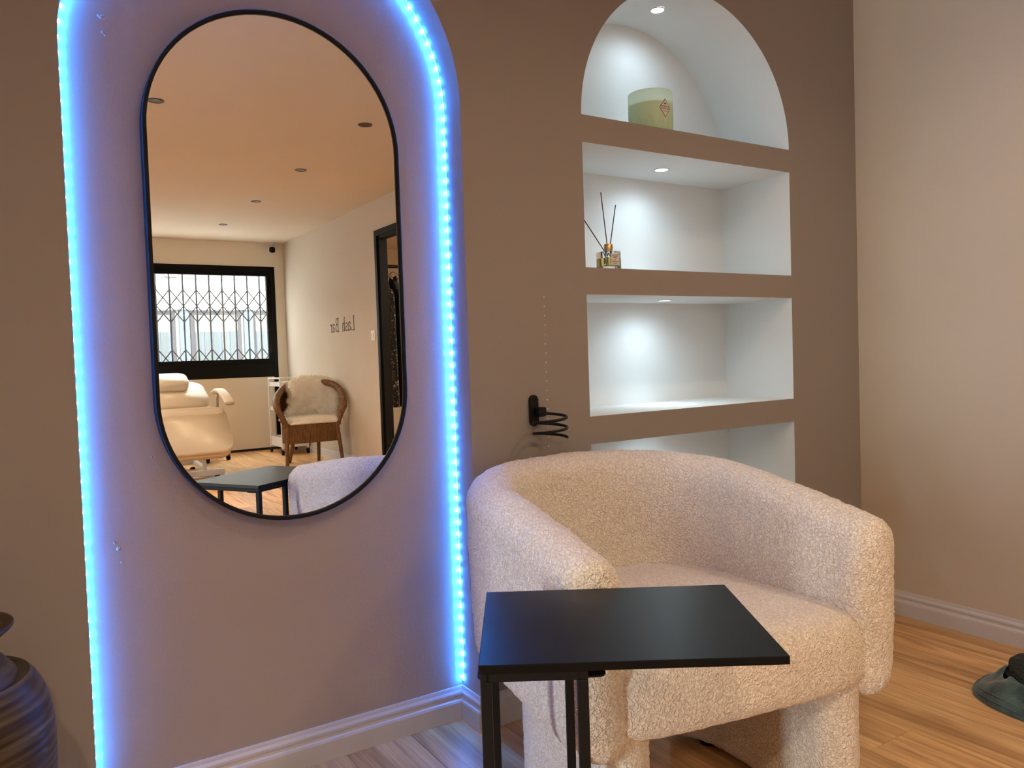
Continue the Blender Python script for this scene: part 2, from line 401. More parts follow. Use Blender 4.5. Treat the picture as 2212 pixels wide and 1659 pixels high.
def filled(loops):
    """triangulated 2D fill (outer loop + holes)"""
    cu = bpy.data.curves.new('fill', 'CURVE'); cu.dimensions = '2D'; cu.fill_mode = 'FRONT'
    for lp in loops:
        sp = cu.splines.new('POLY'); sp.points.add(len(lp) - 1); sp.use_cyclic_u = True
        for p, q in zip(sp.points, lp): p.co = (q[0], q[1], 0, 1)
    o = bpy.data.objects.new('fill', cu); COL.objects.link(o)
    bpy.context.view_layer.update()
    me = bpy.data.meshes.new_from_object(o.evaluated_get(bpy.context.evaluated_depsgraph_get()))
    vs = [tuple(v.co) for v in me.vertices]; fs = [tuple(p.vertices) for p in me.polygons]
    bpy.data.objects.remove(o); bpy.data.curves.remove(cu); bpy.data.meshes.remove(me)
    return vs, fs
def text_mesh(body, size, align='CENTER'):
    cu = bpy.data.curves.new('txt', 'FONT'); cu.body = body; cu.size = size; cu.align_x = align; cu.align_y = 'CENTER'; cu.extrude = 0.00012; cu.resolution_u = 3
    o = bpy.data.objects.new('txt', cu); COL.objects.link(o); bpy.context.view_layer.update()
    me = bpy.data.meshes.new_from_object(o.evaluated_get(bpy.context.evaluated_depsgraph_get()))
    b = MB(); b.v = [tuple(v.co) for v in me.vertices]; b.f = [tuple(p.vertices) for p in me.polygons]
    bpy.data.objects.remove(o); bpy.data.curves.remove(cu); bpy.data.meshes.remove(me)
    return b

# ================================================================== STRUCTURE
# ---- floor: dark underlay with separate laminate planks
fl = MB().box(XLFT, XR, YB, DR + 0.02, -0.03, -0.0125).build('floor', 'gap_dark'); struct(fl, 'oak laminate floor of the room')
PW = 0.1775; PLN = 1.29; plank_cache = {}
def plank_mesh(w, l):
    key = (round(w, 4), round(l, 4))
    if key not in plank_cache:
        g = 0.0005; c = 0.0012
        x0, x1, y0, y1 = -w / 2 + g, w / 2 - g, -l / 2 + g, l / 2 - g
        vs = [(x0,y0,-.012),(x1,y0,-.012),(x1,y1,-.012),(x0,y1,-.012),(x0,y0,-c),(x1,y0,-c),(x1,y1,-c),(x0,y1,-c),(x0+c,y0+c,0),(x1-c,y0+c,0),(x1-c,y1-c,0),(x0+c,y1-c,0)]
        fs = [(8,9,10,11)] + [(i, (i + 1) % 4, (i + 1) % 4 + 4, i + 4) for i in range(4)] + [(i + 4, (i + 1) % 4 + 4, (i + 1) % 4 + 8, i + 8) for i in range(4)]
        me = bpy.data.meshes.new('plank'); me.from_pydata(vs, [], fs); me.update(); me.materials.append(MATS['oak']); plank_cache[key] = me
    return plank_cache[key]
xs = [1.9100 + PW * k for k in range(-30, 8)]
offs = {}
for i, x in enumerate(xs[:-1]):
    a, bb = max(x, XLFT), min(xs[i + 1], XR)
    if bb - a < 0.01: continue
    ytop = DR + 0.015 if (AXL < (a + bb) / 2 < AXR) else 0.0
    joint = -0.663 if abs(bb - 1.91) < 0.02 else -0.663 + [0.43, -0.46, 0.87, -0.2, 0.61, -0.75][i % 6]
    cuts = [ytop] + sorted([joint - PLN * k for k in range(-2, 8) if YB + 0.05 < joint - PLN * k < ytop - 0.05], reverse=True) + [YB]
    for y1, y0 in zip(cuts[:-1], cuts[1:]):
        o = bpy.data.objects.new('plank', plank_mesh(bb - a, y1 - y0)); COL.objects.link(o)
        o.location = ((a + bb) / 2, (y0 + y1) / 2, 0); o.parent = fl

# ---- back wall (arched recess with the mirror, arched shelf niches)
arch = [(AXR + 0, 0.0)] + [(AXC + ARAD * math.cos(PI * k / 64), AZS + ARAD * math.sin(PI * k / 64)) for k in range(65)] + [(AXL, 0.0)]
nxc, nrad = (NXL + NXR) / 2, (NXR - NXL) / 2
narch = [(nxc + nrad * math.cos(PI * k / 64), NZ1 + nrad * 0.985 * math.sin(PI * k / 64)) for k in range(65)]
# outer boundary runs around the recess opening, which reaches the floor
outer = [(XLFT, 0), (AXL, 0)] + [(AXL, AZS)] + list(reversed(arch[2:-2])) + [(AXR, AZS), (AXR, 0), (XR, 0), (XR, ZC), (XLFT, ZC)]
holes = [narch] + [[(NXL, a), (NXR, a), (NXR, c), (NXL, c)] for a, c in NZ]
vs_, fs_ = filled([outer] + holes)
wb_o = MB().add([(x, 0, z) for x, z, _ in vs_], fs_).build('wall_back', 'feature_paint'); struct(wb_o, 'taupe painted wall with an arched recess and arched shelf niches')
rev = [(AXR, 0.0)] + arch[1:-1] + [(AXL, 0.0)]
o = MB().grid([[(x, 0, z) for x, z in rev], [(x, DR, z) for x, z in rev]]).build('recess_reveal', 'recess_plaster', wb_o)
v2, f2 = filled([[(AXL, 0)] + list(reversed(arch[1:-1])) + [(AXR, 0)]])
MB().add([(x, DR, z) for x, z, _ in v2], f2).build('recess_panel', 'recess_plaster', wb_o)
for lp in [narch] + [[(NXR, a), (NXR, c), (NXL, c), (NXL, a)] for a, c in NZ]:
    closed = lp + [lp[0]]
    g = MB().grid([[(x, 0.0, z) for x, z in closed], [(x, DN, z) for x, z in closed]])
    vv, ff = filled([lp]); g.add([(x, DN, z) for x, z, _ in vv], ff)
    g.build('niche_lining', 'niche_paint', wb_o)
# filled screw holes down the wall left of the niches, and flaking plaster blisters inside the recess
d = MB()
for k in range(17):
    z = 1.160 - 0.0262 * k
    d.add([(1.2605 + random.uniform(-.001, .001) + 0.0017 * math.cos(a * PI / 3), -0.0006, z + 0.0021 * math.sin(a * PI / 3)) for a in range(6)], [(0, 1, 2, 3, 4, 5)])
d.build('filler_dots', 'label_paper', wb_o)['kind'] = 'stuff'
d = MB()
for (x, z, s) in ((0.19, 1.757, .004), (0.195, 1.754, .006), (0.20, 1.752, .004), (0.196, 1.722, .004), (0.20, 1.718, .003), (0.168, 0.62, .004), (0.175, 0.605, .005), (0.18, 0.575, .003), (0.30, 1.05, .003), (0.25, .80, .003)):
    d.lathe([(s, 0), (s * .8, s * .35), (s * .3, s * .45)], (0, 0, 0), 8); 
    for q in range(-24, 0): px, py, pz = d.v[q]; d.v[q] = (x + px, DR - pz, z + py * random.uniform(.6, 1.3))
d.build('plaster_blisters', 'recess_plaster', wb_o, True)['kind'] = 'stuff'

# ---- right wall with doorway
DY0, DY1, DZ1 = -4.43, -3.50, 2.075
w = MB()
w.quad((XR, 0, 0), (XR, DY1, 0), (XR, DY1, ZC), (XR, 0, ZC)); w.quad((XR, DY0, 0), (XR, YB, 0), (XR, YB, ZC), (XR, DY0, ZC)); w.quad((XR, DY1, DZ1), (XR, DY0, DZ1), (XR, DY0, ZC), (XR, DY1, ZC))
wr = struct(w.build('wall_right', 'wall_paint'), 'plain cream side wall with a doorway')
# ---- left wall; its unseen tall glazed opening is added to let in side light
w = MB(); a, c, zt = -1.50, -1.0, 2.1
w.quad((XLFT, 0, 0), (XLFT, c, 0), (XLFT, c, ZC), (XLFT, 0, ZC)); w.quad((XLFT, a, 0), (XLFT, YB, 0), (XLFT, YB, ZC), (XLFT, a, ZC)); w.quad((XLFT, c, zt), (XLFT, a, zt), (XLFT, a, ZC), (XLFT, c, ZC))
struct(w.build('wall_left', 'wall_paint'), 'cream side wall with an added, unseen tall glazed opening')
d2 = thing('added_door', 'black framed glazed door added out of view in the left wall', 'door', (XLFT, a, 0)); del d2['category']; struct(d2)  # door added out of view, brings neutral daylight to the right wall
for args in ((a, a + .05, 0, zt), (c - .05, c, 0, zt), (a, c, zt - .05, zt), (a, c, 0, .06)):
    MB().box(XLFT - .1, XLFT + .01, *args).build('door_frame', 'black_frame', d2)
MB().box(XLFT - .05, XLFT - .045, a + .05, c - .05, .06, zt - .05).build('pane', 'window_glass', d2)
# ---- window wall
WX0, WX1, WZ0, WZ1 = -0.75, 2.602, 0.846, 2.112
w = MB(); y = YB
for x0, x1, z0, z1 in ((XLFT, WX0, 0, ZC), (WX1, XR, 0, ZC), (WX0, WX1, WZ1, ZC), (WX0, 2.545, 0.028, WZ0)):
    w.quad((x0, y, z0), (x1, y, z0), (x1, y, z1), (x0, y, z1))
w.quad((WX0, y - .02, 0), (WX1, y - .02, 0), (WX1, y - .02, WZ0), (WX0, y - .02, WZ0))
struct(w.build('wall_front', 'front_paint_lit'), 'cream wall around the black window')
MB().box(WX0, 2.60, YB - .015, YB + .002, 0, .026).build('trim_1', 'gap_dark'); struct(bpy.data.objects['trim_1'], 'dark gap strip at the foot of the window wall')
struct(MB().box(-.50, -.42, -.62, 0, 0, ZC).build('wall_added_partition', 'wall_paint'), 'added unseen cream partition shading the wall left of the recess')  # unseen partition, added to keep side light off the left wall strip
# ---- ceiling
struct(MB().quad((XLFT, YB, ZC), (XR, YB, ZC), (XR, 0, ZC), (XLFT, 0, ZC)).build('ceiling', 'ceiling_paint'), 'flat cream ceiling')
# boxed corner between window wall and side wall
# ---- skirting boards
PROF = [(0, 0), (.014, 0), (.014, .0465), (.0125, .0525), (.0085, .0560), (.0075, .0610), (.0092, .0665), (.0088, .0720), (.0050, .0790), (.0040, .0850), (.0030, .0885), (0, .0885)]
def skirting(name, path, label, closed_ends=True):
    """path: list of (x,y) walked with the room on the right-hand side"""
    P = [Vector((p[0], p[1])) for p in path]; rows = []
    for i, p in enumerate(P):
        if i == 0: dd = (P[1] - P[0]).normalized(); n = Vector((dd.y, -dd.x)); s = 1
        elif i == len(P) - 1: dd = (P[i] - P[i - 1]).normalized(); n = Vector((dd.y, -dd.x)); s = 1
        else:
            d0 = (P[i] - P[i - 1]).normalized(); d1 = (P[i + 1] - P[i]).normalized()
            n0 = Vector((d0.y, -d0.x)); n1 = Vector((d1.y, -d1.x)); n = (n0 + n1).normalized(); s = 1 / max(.3, n.dot(n0))
        rows.append([(p.x + n.x * q[0] * s, p.y + n.y * q[0] * s, q[1]) for q in PROF])
    o = MB().grid(rows).build(name, 'trim_paint'); struct(o, label); return o
skirting('baseboard_back', [(-.42, 0), (AXL, 0), (AXL, DR), (AXR, DR), (AXR, 0), (XR, 0), (XR, DY1 + .06)], 'moulded skirting board along the back wall, the recess and the right wall')
skirting('baseboard_right', [(XR, DY0 - .05), (XR, YB)], 'white skirting board along the lettered wall')
# small return so the recess skirting end reads as a mitred end at the wall edge
# ---- doorway lining
d1 = thing('door_1', 'black door frame in the cream side wall', 'door', (XR, DY0, 0)); del d1['category']; struct(d1)
T = 0.045
for y0, y1, z0, z1 in ((DY0 - T, DY0 + .004, 0, DZ1 + T), (DY1 - .004, DY1 + T, 0, DZ1 + T), (DY0, DY1, DZ1 - .004, DZ1 + T)):
    MB().box(XR - .014, XR + .005, y0, y1, z0, z1).build('architrave', 'black_frame', d1, bevel=.002)
for y0, y1, z0, z1 in ((DY0, DY0 + .03, 0, DZ1), (DY1 - .03, DY1, 0, DZ1), (DY0, DY1, DZ1 - .03, DZ1)):
    MB().box(XR + .002, XR + .076, y0, y1, z0, z1).build('lining', 'black_frame', d1)
# ---- store room beyond the doorway
RX0, RX1 = XR + .070, 4.7
rm = MB(); ry1 = -2.4
rm.quad((RX1, YB, 0), (RX1, ry1, 0), (RX1, ry1, ZC), (RX1, YB, ZC)); rm.quad((RX0, YB, 0), (RX1, YB, 0), (RX1, YB, ZC), (RX0, YB, ZC)); rm.quad((RX0, ry1, 0), (RX1, ry1, 0), (RX1, ry1, ZC), (RX0, ry1, ZC))
rm.quad((RX0, YB, 0), (RX0, DY0, 0), (RX0, DY0, ZC), (RX0, YB, ZC)); rm.quad((RX0, DY1, 0), (RX0, ry1, 0), (RX0, ry1, ZC), (RX0, DY1, ZC)); rm.quad((RX0, DY0, DZ1), (RX0, DY1, DZ1), (RX0, DY1, ZC), (RX0, DY0, ZC))
struct(rm.build('wall_storeroom', 'ceiling_paint'), 'cream walls of the room beyond the doorway')
struct(MB().quad((RX0, YB, ZC), (RX1, YB, ZC), (RX1, ry1, ZC), (RX0, ry1, ZC)).build('ceiling_storeroom', 'ceiling_paint'), 'cream ceiling of the room beyond the doorway')
struct(MB().box(XR, RX1, YB, ry1, -.03, -.002).build('floor_storeroom', 'oak'), 'wooden floor of the room beyond the doorway')

# ---- window: black frame, glass, panel
w1 = thing('window_1', 'wide black framed window with a folding security grille behind it', 'window', (WX0, YB, WZ0)); del w1['category']; struct(w1)
GX0, GX1, GZ0, GZ1 = -0.62, 2.505, 1.055, 2.005
def wbox(nm, x0, x1, z0, z1, dy0=-.06, dy1=.012, mat='black_frame', bev=.003): return MB().box(x0, x1, YB + dy0, YB + dy1, z0, z1).build(nm, mat, w1, bevel=bev)
wbox('frame_head', WX0, WX1, 2.055, WZ1); wbox('frame_jamb', 2.560, WX1, 0.0, 2.055); wbox('frame_jamb', WX0, WX0 + .05, WZ0, 2.055)
wbox('sash_rail', GX0 - .05, 2.560, GZ1, 2.055, -.05, .002); wbox('sash_rail', GX0 - .05, 2.560, 1.0, GZ0, -.05, .002)
wbox('sash_stile', GX1, 2.560, GZ0, GZ1, -.05, .002); wbox('sash_stile', GX0 - .05, GX0, GZ0, GZ1, -.05, .002); wbox('sash_stile', 0.92, 0.98, GZ0, GZ1, -.05, .002)
wbox('lower_panel', WX0 + .05, 2.560, WZ0, 1.0, -.05, .006)
wbox('pane', GX0, .92, GZ0, GZ1, -.03, -.026, 'window_glass', 0); wbox('pane', .98, GX1, GZ0, GZ1, -.03, -.026, 'window_glass', 0)
wbox('catch', 2.525, 2.537, 1.13, 1.19, 0, .014, 'black_plastic', .002)
for z in (1.12, 1.21): wbox('screw', 2.529, 2.534, z, z + .005, 0, .0045, 'chrome', 0)
MB().box(WX0, WX1, YB - .28, YB - .06, .80, .846).build('sill', 'facade_white', w1)

# ================================================================== LED STRIP IN THE RECESS
led = thing('led_strip', 'blue LED strip light running around the arched recess', 'strip light', (AXC, DR, .09))
path = []            # centre line along the reveal just in front of the recess panel (x, z, inward normal)
SK = .0885
z0 = SK + .012
seq = []
n = 0
step = 0.0333
L1 = AZS - z0; L2 = PI * ARAD; Ltot = 2 * L1 + L2
def led_at(s, off=0.0):
    if s < L1: return (AXR - off, z0 + s, (-1, 0))
    if s < L1 + L2:
        a = (s - L1) / ARAD; return (AXC + (ARAD - off) * math.cos(a), AZS + (ARAD - off) * math.sin(a), (-math.cos(a), -math.sin(a)))
    return (AXL + off, AZS - (s - L1 - L2), (1, 0))
rows = []
for k in range(161):
    s = Ltot * k / 160; x, z, _ = led_at(s, .0006); rows.append([(x, DR - .0135, z), (x, DR - .0035, z)])
MB().grid(rows).build('tape', 'tape', led)
chip_me = None
for k in range(int(Ltot / step)):
    s = 0.012 + k * step; x, z, nn = led_at(s, 0.0022)
    if chip_me is None:
        c = rslab(.0064, .0060, .0046, .0008, .0007, 2, 2)
        chip_me = bpy.data.meshes.new('led_chip'); chip_me.from_pydata(c.v, [], c.f); chip_me.materials.append(MATS['led_blue'])
    o = bpy.data.objects.new('led_chip', chip_me); COL.objects.link(o)
    zx = Vector((nn[0], 0, nn[1])); ya = Vector((0, 1, 0)); xa = ya.cross(zx)
    base = Vector((x, DR - .0085, z)) - zx * .0015
    o.matrix_basis = Matrix(((xa.x, ya.x, zx.x, base.x), (xa.y, ya.y, zx.y, base.y), (xa.z, ya.z, zx.z, base.z), (0, 0, 0, 1)))
    attach(o, led)

# ================================================================== MIRROR
YM = 0.0674; MX, MZ, MW, MH = 0.5602, 1.2246, 0.6033, 1.2034
def stadium(ins, n=40):
    r = MW / 2 - ins; h = MH / 2 - MW / 2; pts = []
    for k in range(n + 1): a = PI * k / n; pts.append((MX + r * math.cos(a), MZ + h + r * math.sin(a)))
    for k in range(n + 1): a = PI + PI * k / n; pts.append((MX + r * math.cos(a), MZ - h + r * math.sin(a)))
    return pts
mir = thing('wall_mirror', 'tall pill shaped mirror with a thin black frame in the recess', 'mirror', (MX, DR, MZ - MH / 2))
FW = .0095
prof = [(0, DR - .002), (0, YM - .005), (.002, YM - .0065), (FW - .002, YM - .0065), (FW, YM - .005), (FW, YM + .006)]
rows = []
for ins, yy in prof: rows.append([(x, yy, z) for x, z in stadium(ins)])
MB().grid(rows, True).build('frame', 'black_metal', mir, True)
v3, f3 = filled([stadium(FW - .001)])
MB().add([(x, YM, z) for x, z, _ in v3], f3).build('glass', 'mirror_glass', mir)
v3, f3 = filled([stadium(.004)])
MB().add([(x, DR - .004, z) for x, z, _ in v3], f3).build('backing', 'black_metal', mir)

# ================================================================== DOWNLIGHTS
def downlight(x, y, lit, label, group, z=ZC, r=.042):
    t = thing('downlight', label, 'light', (x, y, z), group)
    MB().lathe([(r, 0), (r, -.003), (r * .86, -.004), (r * .80, .0), (r * .80, .0)], (x, y, z), 32, False).build('trim_ring', 'downlight_trim', t, True)
    MB().lathe([(r * .82, -.0030), (r * .70, -.0016), (.001, -.0012)], (x, y, z), 32, False).build('lamp', 'added_lamp_warm' if lit else 'downlight_lens', t, True)
    if lit:
        d = bpy.data.lights.new('added_downlight_beam', 'SPOT'); d.energy = lit; d.color = (1.0, 0.735, 0.47); d.spot_size = math.radians(155); d.spot_blend = .7; d.shadow_soft_size = .04
        o = bpy.data.objects.new('added_downlight_beam', d); COL.objects.link(o); o.location = (x, y, z - .012); attach(o, t)
names = ['nearest of the downlights in the mirror, by its right edge', 'second downlight of the row seen in the mirror', 'third downlight of the row seen in the mirror', 'farthest downlight of the row, nearest the window']
for k, y in enumerate((-2.43, -3.655, -4.886, -6.132)):
    downlight(1.812, y, 0, 'small unlit recessed ceiling light, ' + names[k], 'ceiling downlights')
downlight(0.688, -2.508, 0, 'small unlit recessed ceiling light at the left edge of the mirror', 'ceiling downlights')
for x, y, e, s in ((0.69, -1.25, 18, 'above the mirror side'), (1.81, -1.25, 34, 'above the armchair'), (0.69, -3.655, 95, 'in the middle row, left of the mirror view'),
                   (-0.43, -2.43, 105, 'in the left row, behind the viewer'), (0.69, -4.886, 26, 'in the middle row beside the treatment chair'), (0.69, -6.132, 45, 'in the middle row nearest the window')):
    downlight(x, y, e, 'added unseen warm ceiling light ' + s, 'ceiling downlights')  # lit lamps added out of view to warm and balance the room light
t = thing('downlight', 'small pale ceiling light in the room beyond the doorway', 'light', (3.75, -6.2, ZC), 'ceiling downlights')
MB().lathe([(.05, 0), (.05, -.004), (.04, -.005), (.001, -.005)], (3.75, -6.2, ZC), 24, False).build('lamp', 'white_plastic', t, True)
d = bpy.data.lights.new('storeroom_lamp', 'AREA'); d.shape = 'DISK'; d.size = .3; d.energy = 70; d.color = (1, .86, .66)
o = bpy.data.objects.new('storeroom_lamp', d); COL.objects.link(o); o.location = (3.9, -3.6, ZC - .02)

# niche spots
def niche_spot(z, where, e, yy=0.158, x=1.870):
    t = thing('niche_spotlight', 'small cool white spotlight in the ceiling of the ' + where, 'light', (x, yy, z), 'niche spotlights')
    MB().lathe([(.0245, 0), (.0245, -.002), (.0215, -.003), (.0205, -.001)], (x, yy, z), 32, False).build('trim_ring', 'white_metal', t, True)
    MB().lathe([(.0205, -.0012), (.0005, -.0012)], (x, yy, z), 32, False).build('lens', 'niche_led', t)
    d = bpy.data.lights.new('niche_beam', 'SPOT'); d.energy = e; d.color = (0.68, 0.88, 1.0); d.spot_size = math.radians(165); d.spot_blend = 1.0; d.shadow_soft_size = .018
    o = bpy.data.objects.new('niche_beam', d); COL.objects.link(o); o.location = (x, yy, z - .006); attach(o, t)
    d = bpy.data.lights.new('niche_core', 'SPOT'); d.energy = e * 0.8; d.color = (0.72, 0.92, 1.0); d.spot_size = math.radians(50); d.spot_blend = 1.0; d.shadow_soft_size = .01
    o = bpy.data.objects.new('niche_core', d); COL.objects.link(o); o.location = (x, yy, z - .006); o.rotation_euler = (math.radians(9), 0, 0); attach(o, t)
niche_spot(NZ1 + nrad * .985 - .0005, 'arched top niche with the candle', 3.4)
niche_spot(NZ[0][1], 'niche with the reed diffuser', 4.0)
niche_spot(NZ[1][1], 'empty niche below the diffuser', 4.0)
niche_spot(NZ[2][1], 'lowest niche behind the armchair', 2.0)

# ================================================================== BOUCLE ARMCHAIR
CH = Vector((1.220, -0.383, 0)); PSI = -0.176
arm = thing('armchair', 'cream boucle tub armchair with a curved back and thick panel legs', 'armchair', (CH.x, CH.y, 0))
cps, sps = math.cos(PSI), math.sin(PSI)
def chw(x, y, z): return (CH.x + cps * x - sps * y, CH.y + sps * x + cps * y, z)
CA, CB, CL, CR = .326, .282, .404, .058
def plan(t):
    La = PI * (CA + CB) / 2; T = 2 * CL + La; s = t * T; ex = 2 / 2.3
    if s < CL: return (-CA, -(CL - s))
    if s < CL + La:
        ph = PI * (1 - (s - CL) / La); c, q = math.cos(ph), math.sin(ph)
        return (CA * math.copysign(abs(c) ** ex, c), CB * abs(q) ** ex)
    return (CA, -(s - CL - La))
# arc-length resample for an even mesh
raw = [Vector(plan(k / 800)) for k in range(801)]; acc = [0]
for k in range(800): acc.append(acc[-1] + (raw[k + 1] - raw[k]).length)
NS = 330; cen = []; j = 0
for k in range(NS + 1):
    s = acc[-1] * k / NS
    while j < 799 and acc[j + 1] < s: j += 1
    f = (s - acc[j]) / max(1e-9, acc[j + 1] - acc[j]); cen.append((raw[j].lerp(raw[j + 1], f), (j + f) / 800))
def ztop(t): return .589 + (.673 - .589) * (1 - abs(2 * t - 1) ** 1.916)
def shell_section(p, tang, t, thick, ext, drop):
    nrm = Vector((-tang.y, tang.x))              # outward (walks left tip -> back -> right tip)
    out = []; r = CR; zc_top = ztop(t) - drop; zb = .335 + drop * .6
    def put(off, z):
        h = (z - .28) / .4; shift = -.012 * max(0, 1 - h) ** 1.5
        q = p + tang * ext + nrm * (off * thick + shift); out.append(chw(q.x, q.y, z))
    nseg = 40
    for k in range(nseg): z = zb + (zc_top - zb) * k / nseg; put(r, z)
    for k in range(18): a = PI * k / 18; put(r * math.cos(a), zc_top + r * math.sin(a) * (thick * .5 + .5))
    for k in range(nseg): z = zc_top + (zb - zc_top) * k / nseg; put(-r, z)
    for k in range(18): a = PI + PI * k / 18; put(r * math.cos(a), zb + r * math.sin(a) * (thick * .5 + .5))
    return out
rows = []
def tangent(i):
    a = cen[max(0, i - 1)][0]; c = cen[min(NS, i + 1)][0]; return (c - a).normalized()
NE = 10
for k in range(NE, 0, -1):
    a = PI / 2 * k / NE; th = max(.03, math.cos(a)); rows.append(shell_section(cen[0][0], tangent(0), 0, th, -.72 * CR * math.sin(a), .022 * (1 - math.cos(a))))
for i in range(NS + 1): rows.append(shell_section(cen[i][0], tangent(i), cen[i][1], 1, 0, 0))
for k in range(1, NE + 1):
    a = PI / 2 * k / NE; th = max(.03, math.cos(a)); rows.append(shell_section(cen[NS][0], tangent(NS), 1, th, .72 * CR * math.sin(a), .022 * (1 - math.cos(a))))
sh = MB().grid(rows, True)
tex_b = bpy.data.textures.new('boucle_curl', 'CLOUDS'); tex_b.noise_scale = 0.008; tex_b.noise_depth = 1
tex_c = bpy.data.textures.new('boucle_lumps', 'CLOUDS'); tex_c.noise_scale = 0.05
def fuzzy(o, s1=.006, s2=.006):
    recalc(o)
    for tx, st in ((tex_c, s2), (tex_b, -s1)):
        md = o.modifiers.new('nap', 'DISPLACE'); md.texture = tx; md.strength = st; md.mid_level = .5; md.texture_coords = 'LOCAL'
    return o
sho = sh.build('curved_back', 'boucle', arm, True)
bm = bmesh.new(); bm.from_mesh(sho.data)
bmesh.ops.remove_doubles(bm, verts=[v for v in bm.verts if v.is_boundary], dist=.0055); bmesh.ops.holes_fill(bm, edges=[e for e in bm.edges if e.is_boundary], sides=0); bm.to_mesh(sho.data); bm.free()
sho.data.polygons.foreach_set('use_smooth', [True] * len(sho.data.polygons)); fuzzy(sho)
# seat block
NSQ = 300
def seat_outline(ins):
    pts = []
    inner = CR - .050
    m0 = min(.06, ins / acc[-1])
    for k in range(0, 241):
        g_ = (m0 + (1 - 2 * m0) * k / 240) * NS; i = min(NS - 1, int(g_)); fr_ = g_ - i
        p = cen[i][0].lerp(cen[i + 1][0], fr_); tg = tangent(i).lerp(tangent(i + 1), fr_).normalized(); nr = Vector((-tg.y, tg.x)); pts.append(p - nr * (inner + ins))
    # front edge bulging beyond the arm tips
    x0, x1 = pts[-1], pts[0]
    front = []
    for k in range(1, 60):
        f = k / 60; p = x1.lerp(x0, 1 - f); bul = .052 * (1 - abs(2 * f - 1) ** 6)
        front.append(Vector((p.x, p.y - bul)))
    return pts + front
rows = []
prof = [(.035, .306), (.018, .308), (.006, .316), (0, .33), (0, .35), (0, .37), (0, .385), (.003, .402), (.010, .416), (.021, .426), (.036, .4325), (.055, .4365)]
def tilt(p, z): return z + max(0, (z - .33) / .11) * (-.065 * p.y + .002)
for ins, z in prof: rows.append([chw(p.x, p.y, tilt(p, z)) for p in seat_outline(ins)])
base = seat_outline(.055); cx = sum((p.x for p in base)) / len(base); cyy = sum((p.y for p in base)) / len(base); cc = Vector((cx, cyy))
for k in range(1, 40):
    f = 1 - k / 40; rows.append([chw(*(cc + (p - cc) * f), tilt(cc + (p - cc) * f, .4365) + .010 * (1 - f * f)) for p in base])
st = MB().grid(rows, True); nn = len(rows[0]); st.f.append(tuple(range(nn - 1, -1, -1))); st.f.append(tuple((len(rows) - 1) * nn + k for k in range(nn)))
fuzzy(st.build('seat', 'boucle', arm, True), .004, .002)
# legs: curved upholstered panels under the arms with black glides
def leg_panel(sg):
    cl = smooth_path([(sg * .252, -.375, 0), (sg * .258, -.25, 0), (sg * .258, -.12, 0), (sg * .240, -.01, 0), (sg * .200, .060, 0)], 14)
    r = .050; out = []
    n_ = len(cl)
    def tg(i): a = cl[max(0, i - 1)]; c = cl[min(n_ - 1, i + 1)]; return (c - a).normalized()
    loop = []
    for i in range(n_): t = tg(i); loop.append((cl[i], Vector((-t.y, t.x, 0))))
    for k in range(1, 16): a = PI * k / 16; t = tg(n_ - 1); nr = Vector((-t.y, t.x, 0)); loop.append((cl[-1], nr * math.cos(a) + t * math.sin(a)))
    for i in range(n_ - 1, -1, -1): t = tg(i); loop.append((cl[i], -Vector((-t.y, t.x, 0))))
    for k in range(1, 16): a = PI * k / 16; t = tg(0); nr = Vector((-t.y, t.x, 0)); loop.append((cl[0], -nr * math.cos(a) - t * math.sin(a)))
    rows = []
    zs = [(.026, .012), (.020, .004), (.016, 0)]
    for ins, dz in ((.022, 0), (.008, .003), (0, .014)): rows.append([chw(*(c + d * (r - ins)).xy, .018 + dz) for c, d in loop])
    for k in range(1, 64): rows.append([chw(*(c + d * r).xy, .032 + (.36 - .032) * k / 63) for c, d in loop])
    b = MB().grid(rows, True); q = len(rows[0]); b.f.append(tuple(range(q - 1, -1, -1))); b.f.append(tuple((len(rows) - 1) * q + k for k in range(q)))
    fuzzy(b.build('leg', 'boucle', arm, True), .004, .002)
    for yy, xx in ((-.35, .268), (.02, .226)):
        p = chw(sg * xx, yy, 0); MB().lathe([(.022, 0), (.024, .003), (.024, .020), (.018, .022)], p, 20).build('glide', 'black_plastic', arm, True)
leg_panel(-1); leg_panel(1)

# ================================================================== SIDE TABLE
A, B_, C_, D_ = (Vector(p) for p in ((.653, -.663, 0), (.996, -.881, 0), (.828, -1.148, 0), (.493, -.932, 0)))
tb = thing('side_table', 'black rectangular side table with thin square metal legs', 'table', ((A + B_ + C_ + D_) / 4)[:])
ux = ((B_ - A).normalized() + (C_ - D_).normalized()).normalized(); uy = Vector((-ux.y, ux.x, 0))
cen_t = (A + B_ + C_ + D_) / 4
M = frame_mat((cen_t.x, cen_t.y, .589), ux, uy)
rslab(.4035, .3155, .0115, .002, .0012, 3, 2).xform(M).build('table_top', 'table_black', tb)
def tpt(u, v, z): p = cen_t + ux * u + uy * v; return (p.x, p.y, z)
hx, hy, bw = .4035 / 2, .3155 / 2, .0145
e1, e2 = -hx + bw / 2 + .002, -hx + .135
for u in (e1, e2):
    for v in (-hy + bw / 2 + .002, hy - bw / 2 - .002):
        lg = MB().bar(tpt(u, v, .012), tpt(u, v, .577), bw, bw, ux).build('leg', 'black_powder', tb, bevel=.0012)
        sp = rslab(.044, .044, .003, .012, .001, 4, 2).xform(frame_mat(tpt(u + .010, v * .84, .5755), ux, uy)).build('bracket', 'black_powder', lg)
    MB().bar(tpt(u, -hy + .002, .583), tpt(u, hy - .002, .583), bw, .012).build('rail', 'black_powder', tb, bevel=.001)
    MB().bar(tpt(u, -hy + .002, .007), tpt(u, hy - .002, .007), bw, .013).build('foot_rail', 'black_powder', tb, bevel=.001)
